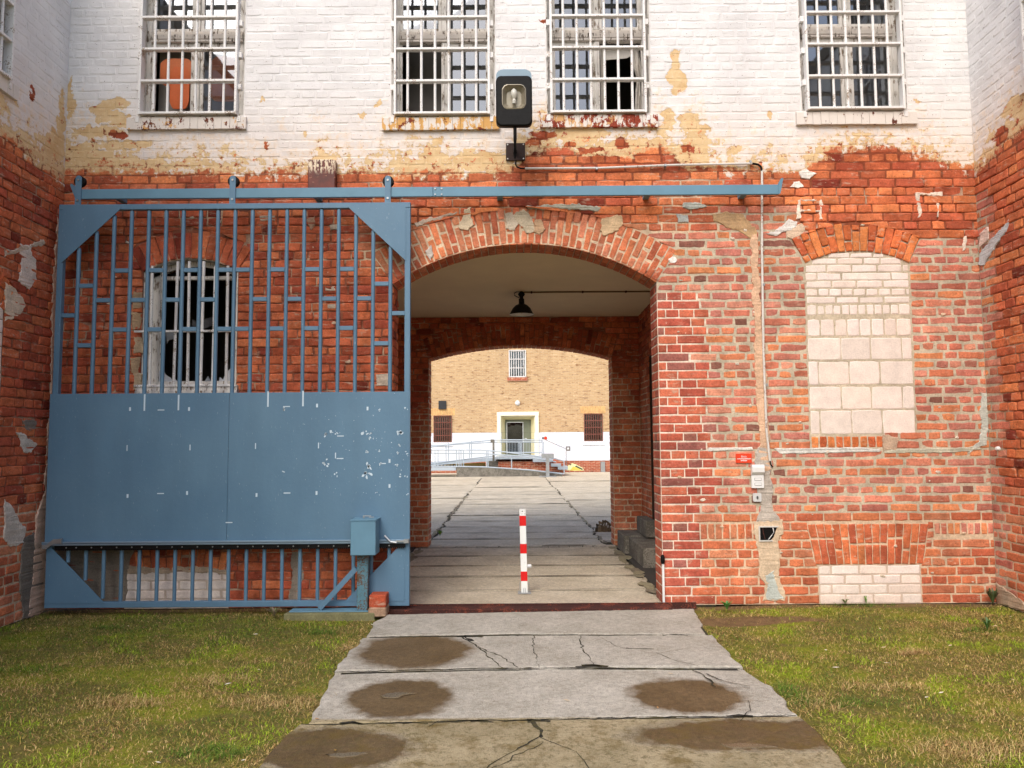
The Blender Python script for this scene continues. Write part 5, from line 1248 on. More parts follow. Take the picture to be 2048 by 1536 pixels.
m_=MB(); m_.prism(rrect((ks0[0]+ks1[0])/2,(ks0[1]+ks1[1])/2,ks1[0]-ks0[0],ks1[1]-ks0[1],.012),-.028,-.008); bp(m_,'plate',m_paint('light_grey_plastic',(196,198,198),.45,.04),ks)
m_=MB(); cxk,czk=(ks0[0]+ks1[0])/2,(ks0[1]+ks1[1])/2; m_.lathe([(0,-.006),(.013,-.006),(.015,0)],(cxk,-.0285,czk),16,'y'); kl=bp(m_,'lock',M['steel'],ks)
m_=MB(); m_.box(cxk-.003,cxk+.003,-.0375,-.0345,czk-.018,czk+.008); m_.lathe([(0,-.003),(.006,-.003),(.006,0)],(cxk,-.035,czk+.008),10,'y'); bp(m_,'keyhole',M['black'],ks)
# open cable box in the wall
hx0,hz0=P(1519,1080); hx1,hz1=P(1553,1054); hb=empty('open_junction_box',((hx0+hx1)/2,-.01,(hz0+hz1)/2),'broken open wall box with loose cables in patchy cement','junction box')
m_=MB(); e=.012; m_.prism([(hx0,hz0),(hx0+.11,hz0),(hx1-.04,hz0+.03),(hx1,hz1),(hx0,hz1)],-.0165,-.0155); bp(m_,'cavity',M['black'],hb)
m_=MB(); m_.box(hx0-e,hx0,-.028,-.008,hz0-e,hz1+e); m_.box(hx0,hx1+e,-.028,-.008,hz1,hz1+e); m_.box(hx0,hx0+.13,-.028,-.008,hz0-e,hz0); bp(m_,'box_rim',M['conduit'],hb)
m_=MB(); m_.tube([(hx1-.045,-.022,hz1-.004),(hx1-.04,-.03,hz1-.05),(hx1-.065,-.035,hz0+.05),(hx1-.095,-.025,hz0+.008)],.0045,6); bp(m_,'cable',M['white'],hb,smooth=True)
m_=MB(); m_.tube([(hx0+.03,-.02,hz1-.004),(hx0+.035,-.026,hz1-.06),(hx0+.05,-.026,hz0+.01)],.005,6); bp(m_,'cable',M['rust'],hb,smooth=True)
# white guard strip on the pier corner
gp=MB(); a_=P(1327,1122,-.03); b_=P(1332,1199,-.03); gp.cbox(GX+GC-.012,GX+GC+.010,-.045,-.012,0,a_[1]-.02,.003,(*lin((226,224,218)),.5)); 
gs=empty('corner_strip',(GX+GC,-.03,0),'white strip with a black sensor on the lower corner of the brick pier','gate sensor')
bp(gp,'strip',M['white'],gs); m_=MB(); zt_=a_[1]; m_.lathe([(0,-.05),(.018,-.045),(.022,-.02),(.022,.02),(.016,.042),(0,.048)],(GX+GC-.004,-.04,zt_+.02),12); bp(m_,'sensor',M['black'],gs,smooth=True)
# round white cap on the right wing wall
c_=MB(); d=ray(1998,897); t=(XR-.02-CO.x)/d.x; pc=CO+d*t; c_.lathe([(0,-.035),(.018,-.03),(.022,-.01),(.022,.02)],(pc.x,pc.y,pc.z),14,'x'); tag(c_.build('round_knob',M['white'],smooth=True),'small round white knob fixed to the right wing wall','knob')

# ------------------------------------------------------------------ things in the gateway
# bollard
bg0=gnd(1049,1187); sx=bg0.x; sy=bg0.y; zb_=lambda py:P(1047,py,sy)[1]; lean=(P(1046,1022,sy)[0]-P(1050,1185,sy)[0])/(zb_(1022)-zb_(1185))
bo=empty('bollard',(sx,sy,.0),'red and white banded square steel bollard standing in the gateway','bollard')
hw=.035; zz=[zb_(q) for q in (1186,1161,1142,1106,1087,1051,1031,1018)]
post=MB(); 
def seg(m,za,zb,e=0,y=0):
    xa=sx+lean*(za-0); xb=sx+lean*zb; h=hw+e
    vs=[(xa-h,sy-h,za),(xa+h,sy-h,za),(xa+h,sy+h,za),(xa-h,sy+h,za),(xb-h,sy-h,zb),(xb+h,sy-h,zb),(xb+h,sy+h,zb),(xb-h,sy+h,zb)]
    m.add(vs,[(0,3,2,1),(4,5,6,7),(0,1,5,4),(1,2,6,5),(2,3,7,6),(3,0,4,7)])
seg(post,.012,zz[-1]); pst=bp(post,'post',M['bollard'],bo)
for a_,b_ in ((1,2),(3,4),(5,6)):
    m_=MB(); seg(m_,zz[a_],zz[b_],.0015); bp(m_,'red_band',M['red'],bo)
m_=MB(); m_.lathe([(0,-.004),(.006,-.004),(.006,.0)],(sx+lean*zz[-1]-.002,sy-hw-.0005,zz[-1]-.022),10,'y'); bp(m_,'top_hole',M['black'],bo)
m_=MB(); zk=zb_(1132); m_.lathe([(0,0),(.019,.002),(.021,.008),(.021,.045),(.017,.05),(0,.05)],(sx+hw+lean*zk,sy,zk),14,'x'); bp(m_,'lock_knob',M['white'],bo,smooth=True)
m_=MB(); m_.cbox(sx-.075,sx+.075,sy-.07,sy+.07,.008,.018,.002); m_.box(sx-.055,sx-.048,sy-.05,sy+.05,.018,.12); m_.box(sx+.046,sx+.053,sy-.05,sy+.05,.018,.12); m_.tube([(sx-.012,sy-.05,.018),(sx-.008,sy-.05,.07),(sx+.008,sy-.05,.07),(sx+.012,sy-.05,.018)],.003,6); bp(m_,'foot_bracket',M['steel'],bo)
# pendant lamp and its cable
YP=2.55; cl=lambda y:3.80+(3.742-3.80)*(y-.38)/(YI-.38)
d=ray(1042,583); zc=lambda y:CO.z+d.z/d.y*(y-CO.y)
yy=.5
while zc(yy)<cl(yy) and yy<4.2: yy+=.02
YP=yy
px_=P(1043,600,YP)[0]; zl=lambda py:P(1043,py,YP)[1]
sc_=P(1044,600,YP)[0]-P(1043,600,YP)[0]
pdl=empty('pendant_lamp',(px_,YP,cl(YP)),'black enamel pendant lamp hanging from the passage ceiling','lamp')
lathe_part(pdl,'shade',[(5.5*sc_,0),(6*sc_,-2*sc_),(12*sc_,-5*sc_),(18*sc_,-11*sc_),(22*sc_,-19*sc_),(25*sc_,-24*sc_)],(px_,YP,zl(606)),'black',28)
m_=MB(); m_.lathe([(24.3*sc_,-23.6*sc_),(21*sc_,-18*sc_),(12*sc_,-8*sc_),(0,-6*sc_)],(px_,YP,zl(606)),28); bp(m_,'inner_shade',M['white'],pdl,smooth=True)
lathe_part(pdl,'socket',[(5.5*sc_,0),(5.5*sc_,8*sc_),(3.5*sc_,10*sc_),(3.5*sc_,12*sc_),(7*sc_,17*sc_),(7*sc_,18*sc_),(3*sc_,23*sc_),(2*sc_,30*sc_),(0,31*sc_)],(px_,YP,zl(606)),'black',16)
m_=MB(); m_.lathe([(0,-9*sc_),(4*sc_,-12*sc_),(5*sc_,-17*sc_),(0,-22*sc_)],(px_,YP,zl(606)),14); bp(m_,'bulb',M['bulb'],pdl,smooth=True)
z0_=zl(583); m_=MB(); m_.tube([(px_,YP,z0_),(px_-8*sc_,YP,z0_),(px_-14*sc_,YP,z0_-3*sc_),(px_-14*sc_,YP,z0_-8*sc_),(px_-6*sc_,YP,z0_-12*sc_),(px_,YP,z0_-10*sc_)],.9*sc_,6); m_.tube([(px_,YP,z0_-5*sc_),(px_,YP,cl(YP)+.01)],1.2*sc_,8); bp(m_,'flex_loop',M['black'],pdl,smooth=True)
cc=empty('ceiling_conduit',(px_+.8,YP,cl(YP)),'thin brown conduit across the passage ceiling beside the lamp','conduit')
m_=MB(); m_.tube([(px_,YP,cl(YP)-.012),(PW-.005,YP,cl(YP)-.012)],.011,8); bp(m_,'pipe',m_paint('brown_conduit',(120,96,66),.6,.1),cc,smooth=True)
for x in (px_+.14,px_+.85,px_+1.45):
    m_=MB(); m_.box(x-.01,x+.01,YP-.02,YP+.02,cl(YP)-.026,cl(YP)); bp(m_,'clip',M['rust'],cc)
# steps to the side door
st=empty('doorstep',(1.9,3.0,0),'two grey concrete steps up to the side door inside the passage','steps')
def stepb(x0,x1,y0_,y1_,z1_,nm='lower'):
    m_=MB(); m_.cbox(x0,x1,y0_,y1_,.0,z1_,.012); return m_
a_=gnd(1287,1138); b_=gnd(1242,1100)
xs_=a_.x; ys_=a_.y
m_=MB(); m_.cbox(xs_,PW,ys_,ys_+1.25,.0,.27,.014); bp(m_,'step',M['conc'],st)
m_=MB(); m_.cbox(xs_-.07,PW,ys_+1.252,min(YI-.03,ys_+2.0),.0,.285,.014); bp(m_,'step',M['conc'],st)
m_=MB(); m_.cbox(xs_+.20,PW-.002,ys_+.95,ys_+1.75,.287,.53,.014); bp(m_,'step',M['conc'],st)
# rotten stump of timber by the far pier
sp=MB(); random.seed(6); c0=gnd(1207,1064)
for i in range(7):
    x=c0.x-.12+i*.045; y=c0.y+jit(.05); h=.11+.08*math.sin(i*.6)+jit(.02)
    sp.tube([(x,y,-.02),(x+jit(.01),y+jit(.01),h*.5),(x+.03+jit(.02),y+.05,h),(x+.09,y+.09,h-.03)],[.036,.032,.028,.018],7,c=(*lin(random.choice([(116,100,78),(140,122,96),(90,78,62)])),.5))
tag(sp.build('timber_stump',M['vc']),'rotten grey timber stump at the foot of the far right pier','stump')
# ------------------------------------------------------------------ building across the yard
YB=34.0
def PB(px,py,y=YB): p=at(px,py,y); return (p.x,p.z)
def m_farbrick(name,c1,c2,mort,dark):
    g=G(name); v=g.n('ShaderNodeCombineXYZ'); s=g.n('ShaderNodeSeparateXYZ'); g.l(g.co,s.inputs[0]); g.l(s.outputs[0],v.inputs[0]); g.l(s.outputs[2],v.inputs[1])
    b=g.n('ShaderNodeTexBrick'); g.l(v.outputs[0],b.inputs[0]); b.inputs['Color1'].default_value=L4(c1); b.inputs['Color2'].default_value=L4(c2); b.inputs['Mortar'].default_value=L4(mort)
    b.inputs['Scale'].default_value=1; b.inputs['Brick Width'].default_value=.27; b.inputs['Row Height'].default_value=.085; b.inputs['Mortar Size'].default_value=.010; b.inputs['Bias'].default_value=-.2
    d=g.noise(1,4,.7,v=g.scale(g.co,(2.6,1,11))); n=g.noise(.35,4,.6)
    c=g.mix(g.ramp(d,.57,.63,0,.9),b.outputs[0],L4(dark)); d2=g.noise(1,3,.7,v=g.scale(g.vm('ADD',g.co,(7,0,7)),(3.4,1,13))); c=g.mix(g.ramp(d2,.58,.66,0,.6),c,L4((240,214,176)))
    c=g.mix(1,c,g.n_rgb(g.ramp(n,.3,.7,.9,1.08)),'MULTIPLY')
    return g.fin(c,.9,g.bump(b.outputs['Fac'],.4,.01),0,.2)
M['buff']=m_farbrick('buff_brickwork',(200,168,126),(184,148,106),(198,178,148),(128,90,62))
M['redbase']=m_farbrick('red_base_brickwork',(176,90,62),(160,78,54),(190,160,136),(110,60,46))
M['limeband']=m_paint('white_rendered_band',(236,238,240),.9,.04,dirt=(214,222,232),dirt_amt=.6,scale=1.2)
M['cream']=m_paint('cream_render',(236,226,176),.8,.04,scale=2)
M['creamlight']=m_paint('pale_cream_edge',(244,240,214),.8,.03)
M['dgreen']=m_paint('grey_green_door_paint',(112,118,98),.6,.08)
M['brownbar']=m_paint('rusty_brown_bar',(120,70,58),.7,.15)
rb_=empty('far_building',(0,YB,0),'long buff brick building across the yard with a white band and a cream doorway','building')
def bb(m,name,mat,**k): return bp(m,name,M[mat],rb_,**k)
zw=PB(1035,865)[1]; zr_b=PB(1035,922)[1]
wins=[(1018,1051,701,754),(868,903,832,868+16),(1168,1204,828,882)]
holes=[(PB(a,b)[0],PB(c,b)[0],PB(a,d)[1],PB(a,b)[1]) for a,c,b,d in wins]
dx0,dx1=PB(1003,880)[0],PB(1069,880)[0]; dz0=PB(1035,912)[1]; dz1=PB(1035,833)[1]
holes.append((dx0,dx1,dz0-.6,dz1))
def holed(x0,x1,z0,z1,y):
    xs=sorted(set([x0,x1]+[q for h in holes for q in h[:2] if x0<q<x1])); zs=sorted(set([z0,z1]+[q for h in holes for q in h[2:] if z0<q<z1])); m=MB()
    for a,b in zip(xs[:-1],xs[1:]):
        for c,d in zip(zs[:-1],zs[1:]):
            if any(h[0]<=(a+b)/2<=h[1] and h[2]<=(c+d)/2<=h[3] for h in holes): continue
            m.add([(a,y,c),(b,y,c),(b,y,d),(a,y,d)],[(0,1,2,3)])
    return m
bb(holed(-22,22,zw,13,YB),'wall','buff',normals=False)
bb(holed(-22,22,zr_b,zw,YB-.03),'white_band','limeband',normals=False)
bb(holed(-22,22,-.05,zr_b,YB-.01),'base_wall','redbase',normals=False)
m=MB(); m.box(-22,22,YB-.03,YB,zw-.001,zw+.004); m.box(-22,22,YB+.9,YB+1,-.1,13); m.box(-22,22,YB+.0,YB+1,13,13.3); bb(m,'rear_and_roof','roof')
m=MB()
for (a,b,c,d) in holes:
    m.box(a-.02,a,YB-.02,YB+.35,c,d); m.box(b,b+.02,YB-.02,YB+.35,c,d); m.box(a,b,YB-.02,YB+.35,d,d+.02); m.box(a,b,YB-.02,YB+.35,c-.02,c)
bb(m,'reveal','creamlight')
def fwin(h,barmat,interior,rows,nb,white=True):
    a,b,c,d=h; m=MB()
    m.box(a,a+.06,YB+.05,YB+.12,c,d); m.box(b-.06,b,YB+.05,YB+.12,c,d); m.box(a,b,YB+.05,YB+.12,d-.06,d); m.box(a,b,YB+.05,YB+.12,c,c+.06)
    w=bb(m,'window','white' if white else 'dgreen')
    def sub(mb,n,mt): o=mb.build(n,M[mt] if isinstance(mt,str) else mt); o.parent=w; return o
    m=MB(); m.box(a,b,YB+.30,YB+.32,c,d); sub(m,'interior_panel',interior)
    m=MB(); m.add([(a,YB+.09,c),(b,YB+.09,c),(b,YB+.09,d),(a,YB+.09,d)],[(0,1,2,3)]); sub(m,'pane','glass_far')
    m=MB(); y=YB-.06; r=.018
    m.box(a-.02,a+.03,y-.03,y+.03,c,d); m.box(b-.03,b+.02,y-.03,y+.03,c,d)
    for i in range(nb): x=a+(b-a)*(i+1)/(nb+1); m.box(x-r,x+r,y-.02,y+.02,c,d)
    for i in range(rows+1): z=c+(d-c)*i/rows; m.box(a,b,y-.022,y+.022,z-.02,z+.02)
    sub(m,'grille',barmat)
    return w
fwin(holes[0],'whitebar','black',3,6); fwin(holes[1],'brownbar',m_paint('brown_blind',(88,50,46),.9,.1),4,7,False); fwin(holes[2],'brownbar',m_paint('tan_blind',(150,92,66),.9,.1),4,7,False)
for h,mt in ((holes[0],'redbase'),(holes[1],'limeband'),(holes[2],'limeband')):
    m=MB(); m.box(h[0]-.1,h[1]+.1,YB-.09,YB+.02,h[2]-.22,h[2]-.02); bb(m,'window_sill',mt)
for h in (holes[1],holes[2]):
    m=MB(); n=10
    for i in range(n): x=h[0]-.2+(h[1]-h[0]+.4)*i/n; m.box(x+.01,x+(h[1]-h[0]+.4)/n-.01,YB-.012,YB+.01,h[3]+.04,h[3]+.42,(*lin((214,172,116)),.5))
    bb(m,'lintel','vc')
# door portal: cream reveal stepping back to a grey-green door
px0,px1,pz1=PB(994,825)[0],PB(1077,825)[0],PB(1035,824)[1]; zf=PB(1035,912)[1]
m=MB(); e=.20
m.box(px0,px0+e,YB-.12,YB+.02,zf-.5,pz1-e-.001); m.box(px1-e,px1,YB-.12,YB+.02,zf-.5,pz1-e-.001); m.box(px0-.01,px1+.01,YB-.125,YB+.02,pz1-e,pz1+.003); bb(m,'portal_frame','creamlight')
ix0,ix1,iz1=PB(1010,843)[0],PB(1062,843)[0],PB(1035,839)[1]
m=MB()
for s_,(oa,ia) in enumerate(((px0+e,ix0),(px1-e,ix1))): m.add([(oa,YB-.0,zf-.1),(ia,YB+.55,zf-.1),(ia,YB+.55,iz1),(oa,YB-.0,pz1-e)],[(0,1,2,3)])
m.add([(px0+e,YB,pz1-e),(px1-e,YB,pz1-e),(ix1,YB+.55,iz1),(ix0,YB+.55,iz1)],[(0,1,2,3)]); bb(m,'portal_reveal','cream',normals=False)
m=MB(); y=YB+.55
m.box(ix0,ix0+.08,y-.05,y+.05,zf,iz1-.02); m.box(ix1-.42,ix1,y-.05,y+.05,zf,iz1-.02); m.box(ix0+.08,ix1-.42,y-.05,y+.05,iz1-.12,iz1-.02); m.box(ix0+.08,ix1-.42,y-.05,y+.05,zf,zf+.12)
dr=bb(m,'door','dgreen')
m=MB(); m.box(ix1-.45,ix1-.42,y-.10,y-.05,zf+.05,iz1-.12); m.box(ix0+.08,ix0+.11,y-.08,y-.05,zf+.1,iz1-.12); m.box(ix0+.08,ix1-.42,y-.08,y-.05,iz1-.16,iz1-.12); o=m.build('door_leaf_edge',M['white']); o.parent=dr
m=MB(); m.box(ix0+.1,ix1-.45,y+.25,y+.27,zf,iz1-.1); o=m.build('unlit_hall_sheet',M['black']); o.parent=dr  # black sheet behind the glass: the unlit hall's darkness painted as colour
m=MB(); m.add([(ix0+.1,y,zf+.1),(ix1-.44,y,zf+.1),(ix1-.44,y,iz1-.1),(ix0+.1,y,iz1-.1)],[(0,1,2,3)]); o=m.build('pane',M['glass_far']); o.parent=dr
m=MB(); m.tube([(ix1-.34,y-.05,zf+.95),(ix1-.34,y-.12,zf+.95),(ix1-.22,y-.12,zf+.95)],.018,6); o=m.build('handle',M['white']); o.parent=dr
# fittings on the far wall
def fit_box(name,px,py,w,h,mat,label,cat,dep=.08):
    x,z=PB(px,py); m=MB(); m.cbox(x-w/2,x+w/2,YB-.03-dep,YB-.031,z-h/2,z+h/2,.01); return tag(m.build(name,M[mat] if isinstance(mat,str) else mat),label,cat)
fit_box('vent_panel',885,810,.42,.46,m_paint('dark_slate_panel',(46,48,50),.6,.1),'dark square panel on the far wall above the left barred window','panel')
x,z=PB(1035,806); m=MB(); m.lathe([(0,-.10),(.09,-.09),(.13,-.05),(.14,0)],(x,YB-.002,z),20,'y'); tag(m.build('bulkhead_lamp',M['white'],smooth=True),'round white bulkhead lamp above the far cream doorway','lamp')
fal=empty('alarm_button',(PB(1090,876)[0],YB-.03,PB(1090,876)[1]),'small red round alarm on the far white band','alarm')
m=MB(); x,z=PB(1091,876); m.lathe([(0,-.07),(.08,-.06),(.09,0)],(x,YB-.032,z),16,'y'); bp(m,'dome',M['sign'],fal,smooth=True); m=MB(); x,z=PB(1086,876); m.box(x-.05,x+.04,YB-.07,YB-.031,z-.04,z+.04); bp(m,'bracket',M['black'],fal)
m=MB(); a_,b_=PB(1092,880),PB(1129,896); m.tube([(a_[0],YB-.045,a_[1]),(b_[0],YB-.045,b_[1]),(b_[0]+.1,YB-.045,b_[1]-.04)],.012,6); tag(m.build('wall_cable',M['steel']),'grey cable slanting down the far white band from the alarm','cable')
x,z=PB(1136,897); s_=empty('square_sign',(x,YB-.03,z),'small grey square sign with a white centre on the far wall','sign')
m=MB(); m.box(x-.12,x+.12,YB-.05,YB-.031,z-.12,z+.12); bp(m,'plate',m_paint('grey_sign',(120,118,116),.6,.05),s_); m=MB(); m.box(x-.05,x+.05,YB-.056,YB-.0505,z-.05,z+.05); bp(m,'centre',M['white'],s_)
x=PB(1132,912)[0]; m=MB(); m.tube([(x,YB-.06,PB(1132,922)[1]-.3),(x,YB-.06,PB(1132,902)[1])],.014,6); tag(m.build('wall_pipe',M['steel']),'thin grey pipe under the square sign on the far wall','pipe')
m=MB(); x=PB(1205,932)[0]; m.cbox(x-.12,x+.12,YB-.22,YB-.03,0,PB(1205,923)[1],.01); m.box(x-.03,x+.03,YB-.235,YB-.221,0,PB(1205,923)[1]-.02); tag(m.build('steel_post',M['steel']),'short grey steel post at the foot of the far wall, right side','post')
gf=MB(); 
for k_,(pts,c) in enumerate((([(1133,940),(1136,931),(1144,926),(1152,929),(1166,936),(1168,941),(1150,942)],(226,224,170)),([(1140,941),(1146,933),(1158,935),(1162,941)],(226,200,90)),([(1137,929),(1143,928),(1142,931)],(40,60,50)),([(1152,931),(1166,938),(1164,940),(1150,933)],(50,66,56)))):
    gf.prism([PB(a,b,YB-.02) for a,b in pts],YB-.022-.002*k_,YB-.0205-.002*k_,(*lin(c),.5))
tag(gf.build('graffiti',M['vcs']),'yellow and white graffiti tag on the red base of the far wall','graffiti')
# access ramp with railings, landing and steps
YR=29.5; PR=lambda a,b,y=YR: (at(a,b,y).x,at(a,b,y).z)
rp=empty('access_ramp',(PR(1000,940)[0],YR,0),'galvanised access ramp with railings climbing to the far doorway','ramp')
M['zinc']=m_paint('pale_zinc',(168,180,190),.45,.08)
def rb2(m,name,mat,**k): return bp(m,name,M['zinc' if mat=='steel' else mat],rp,**k)
zl_=PR(1035,914)[1]; lx0,lx1=PR(990,914)[0],PR(1085,914)[0]
m=MB(); m.box(lx0,lx1,YR,YB-.15,zl_-.10,zl_); rb2(m,'landing','steel')
m=MB(); m.box(lx0+.15,PR(1128,940)[0],YR+.2,YB-.15,0,zl_-.22); rb2(m,'landing_base','redbase')
m=MB(); m.box(lx0-.4,lx0+.14,YR+.3,YB-.15,0,zl_-.2); rb2(m,'landing_pier','conc')
def beam(m,p,q,h,y0_,y1_): m.prism([(p[0],p[1]-h),(q[0],q[1]-h),(q[0],q[1]),(p[0],p[1])],y0_,y1_)
xa_=PR(840,0)[0]
m=MB(); beam(m,PR(840,927),PR(990,916),.16,YR+1.0,YR+2.1); rb2(m,'upper_flight','steel')
m=MB(); beam(m,(PR(840,931)[0],PR(860,934)[1]),PR(913,934),.16,YR-.4,YR+.8); rb2(m,'middle_landing','steel')
ca_=PR(913,933,YR-.4); cb_=PR(985,934,YR-.4); cc_=PR(1125,945.5,YR-.4)
m=MB(); m.prism([(ca_[0],0),(ca_[0],ca_[1]),(cb_[0],cb_[1]),(cc_[0],max(.04,cc_[1])),(cc_[0],0)],YR-.4,YR+.8); rb2(m,'lower_flight','conc')
def rail(m,pts,y,up=.0):
    m.tube([(x,y,z) for x,z in pts],.034,6)
def railing(pts_top,pts_mid,posts,y,nm='railing',mat='steel'):
    m=MB(); rail(m,[PR(*p,y) for p in pts_top],y); 
    for pm in pts_mid: rail(m,[PR(*p,y) for p in pm],y)
    for (a,t_,b_) in posts:
        q=PR(a,t_,y),PR(a,b_,y); m.tube([(q[0][0],y,q[0][1]),(q[0][0],y,q[1][1])],.028,6)
    rb2(m,nm,mat)
railing([(850,896),(905,888),(985,880)],[[(850,929),(940,917),(990,912)],[(850,892),(985,884.5)]],[(892,886,924),(897,886,922),(939,883,916),(943,882,915)],YR+1.0)
railing([(850,900),(960,900),(1010,904),(1110,917),(1128,922)],[[(850,906),(965,907),(1050,913),(1112,924)],[(850,932),(970,934),(1060,940),(1128,948)]],[(870,900,934),(876,900,934),(913,900,933),(918,900,933),(922,900,934),(927,900,934),(973,901,935),(976,901,935),(1023,912,939),(1128,921,947)],YR-.4)
railing([(988,880),(1084,880)],[[(988,884),(1084,884)],[(1014,905),(1084,905)]],[(988,880,914),(1038,884,911),(1042,884,911),(1084,880,914),(1087,884,914)],YR+.05)
m=MB()
x=PR(1013,900,YR+.05)[0]; xe=PR(1084,900,YR+.05)[0]; z0_,z1_=PR(1035,905,YR+.05)[1],PR(1035,885,YR+.05)[1]
while x<xe: m.box(x-.006,x+.006,YR+.045,YR+.055,z0_,z1_); x+=.075
rb2(m,'mesh_panel','steel')
m=MB(); q=PR(987,880,YR+.1); q2=PR(987,922,YR+.1); m.box(q[0]-.05,q[0]+.05,YR+.0,YR+.1,q2[1],q[1]); m.box(q[0]-.14,q[0]+.02,YR-.02,YR+.0,q[1]-.13,q[1]+.03); rb2(m,'switch_post','conc')
m=MB()
for i,(a,b) in enumerate(((1072,918),(1092,918),(1108,927),(1122,933))):
    q=PR(a,b); m.box(q[0]-.15,q[0]+.34,YR+.0,YR+1.6,q[1]-.15,q[1])
rb2(m,'stair_tread','steel')
m=MB(); q=PR(1095,915,YR-.9); q2=PR(1094,952,YR-.9); m.box(q[0]-.08,q[0]+.08,YR-.98,YR-.82,0,q[1]); m.box(q[0]-.28,q[0]+.30,YR-1.0,YR-.7,q[1]-.02,q[1]+.18); m.box(q[0]-.4,q[0]+.4,YR-1.2,YR-.5,-.0,.03); 
tag(m.build('steel_pedestal',M['steel']),'pale steel pedestal with a flat head in front of the far steps','pedestal')
m=MB(); m.prism([PR(860,930,YR+2.2),PR(970,925,YR+2.2),PR(972,934,YR+2.2),PR(860,937,YR+2.2)],YR+2.2,YR+2.3,(*lin((214,190,120)),.5)); 
random.seed(9)
low=m.build('low_wall',M['vcs']); tag(low,'low yellowish wall with dark graffiti strokes under the far ramp','wall')
m=MB()
for i in range(9):
    x,z=PR(873+i*6.8,931.5+jit(.8),YR+2.18); w_=random.uniform(.02,.07)
    m.box(x-w_,x+w_,YR+2.185,YR+2.199,z-.015,z+.015); m.box(x-.015,x+.015,YR+2.185,YR+2.199,z-.07,z+.07)
o=m.build('graffiti_stroke',M['black']); o.parent=low
# ------------------------------------------------------------------ grass, weeds and straw
def m_grass():
    g=G('grass_blades'); a=g.attr(); n=g.noise(40,2,.5)
    c=g.mix(1,a.outputs['Color'],g.n_rgb(g.ramp(n,.3,.7,.8,1.2)),'MULTIPLY')
    return g.fin(c,.7,None,0,.25)
M['grass']=m_grass()
rs=np.random.RandomState(5)
def edge_x(pts,y):
    ys=[p[1] for p in pts][::-1]; xs_=[p[0] for p in pts][::-1]; return np.interp(y,ys,xs_)
LE=[G2(*p) for p in ((750,1228),(735,1268),(700,1305),(672,1342),(640,1395),(606,1446),(545,1500),(500,1560),(440,1720))]
RE=[G2(*p) for p in ((1384,1217),(1412,1268),(1450,1300),(1486,1336),(1540,1372),(1600,1432),(1640,1474),(1700,1545),(1800,1700))]
def blades(n,xr,yr,keep,ln,wd,lean,colf,seed):
    rs=np.random.RandomState(seed)
    x=rs.uniform(xr[0],xr[1],n); y=rs.uniform(yr[0],yr[1],n); k=keep(x,y,rs); x,y=x[k],y[k]; n=len(x)
    nz=np.array([mn.noise((a*1.1,b*1.1,7.)) for a,b in zip(x,y)]); nz2=np.array([mn.noise((a*4,b*4,2.)) for a,b in zip(x,y)]); nz3=np.array([mn.noise((a*2.2+9,b*2.2,5.)) for a,b in zip(x,y)])
    L_=rs.uniform(ln[0],ln[1],n)*(1+.5*nz3); az=rs.uniform(0,2*np.pi,n); th=np.radians(rs.normal(lean,16,n)).clip(.1,1.5); w=rs.uniform(wd[0],wd[1],n)
    z0=np.array([gz(a,b) for a,b in zip(x,y)])
    dx,dy=np.cos(az)*np.sin(th),np.sin(az)*np.sin(th); dz=np.cos(th)
    tx,ty=-np.sin(az)*w/2,np.cos(az)*w/2
    tw=rs.uniform(-.5,.5,n)
    V=np.zeros((n,5,3)); bend=rs.uniform(.1,.5,n)
    V[:,0]=np.stack([x-tx,y-ty,z0-.004],1); V[:,1]=np.stack([x+tx,y+ty,z0-.004],1)
    mx,my,mz=x+dx*L_*.5,y+dy*L_*.5,z0+dz*L_*.6
    V[:,2]=np.stack([mx+tx*.8,my+ty*.8,mz+w*.3*tw],1); V[:,3]=np.stack([mx-tx*.8,my-ty*.8,mz-w*.3*tw],1)
    ex,ey,ez=x+dx*L_*(1+bend*.4)+tw*L_*.25*-dy,y+dy*L_*(1+bend*.4)+tw*L_*.25*dx,z0+dz*L_*(1-bend*.6)+.002
    V[:,4]=np.stack([ex,ey,ez],1)
    C=colf(x,y,nz,nz2,nz3,rs,n); return V,C
def grass_obj(name,sets,lab=None):
    V=np.concatenate([s[0] for s in sets]); C=np.concatenate([s[1] for s in sets]); n=len(V)
    me=bpy.data.meshes.new(name); b=np.arange(n)[:,None]*5
    quads=(b+np.array([0,1,2,3])); tris=(b+np.array([3,2,4]))
    me.vertices.add(n*5); me.vertices.foreach_set('co',V.ravel())
    loops=np.concatenate([quads,tris],1).ravel(); me.loops.add(len(loops)); me.loops.foreach_set('vertex_index',loops.astype(np.int32))
    ls=(np.arange(n)[:,None]*7+np.array([0,4])).ravel(); me.polygons.add(n*2); me.polygons.foreach_set('loop_start',ls.astype(np.int32))
    me.materials.append(M['grass']); me.update(calc_edges=True); me.validate()
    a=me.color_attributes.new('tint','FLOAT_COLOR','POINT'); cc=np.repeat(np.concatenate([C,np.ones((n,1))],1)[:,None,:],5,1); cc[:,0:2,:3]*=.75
    a.data.foreach_set('color',cc.astype(np.float32).ravel())
    o=bpy.data.objects.new(name,me); col.objects.link(o); return o
pc=lambda *c: np.array([lin(q) for q in c])
GREEN=pc((98,128,40),(84,114,38),(112,140,46),(70,96,34)); OLIVE=pc((150,142,66),(136,128,58),(164,152,82)); STRAW=pc((190,166,110),(204,180,126),(172,146,94),(160,124,82)); LIME=pc((136,164,36),(150,176,44))
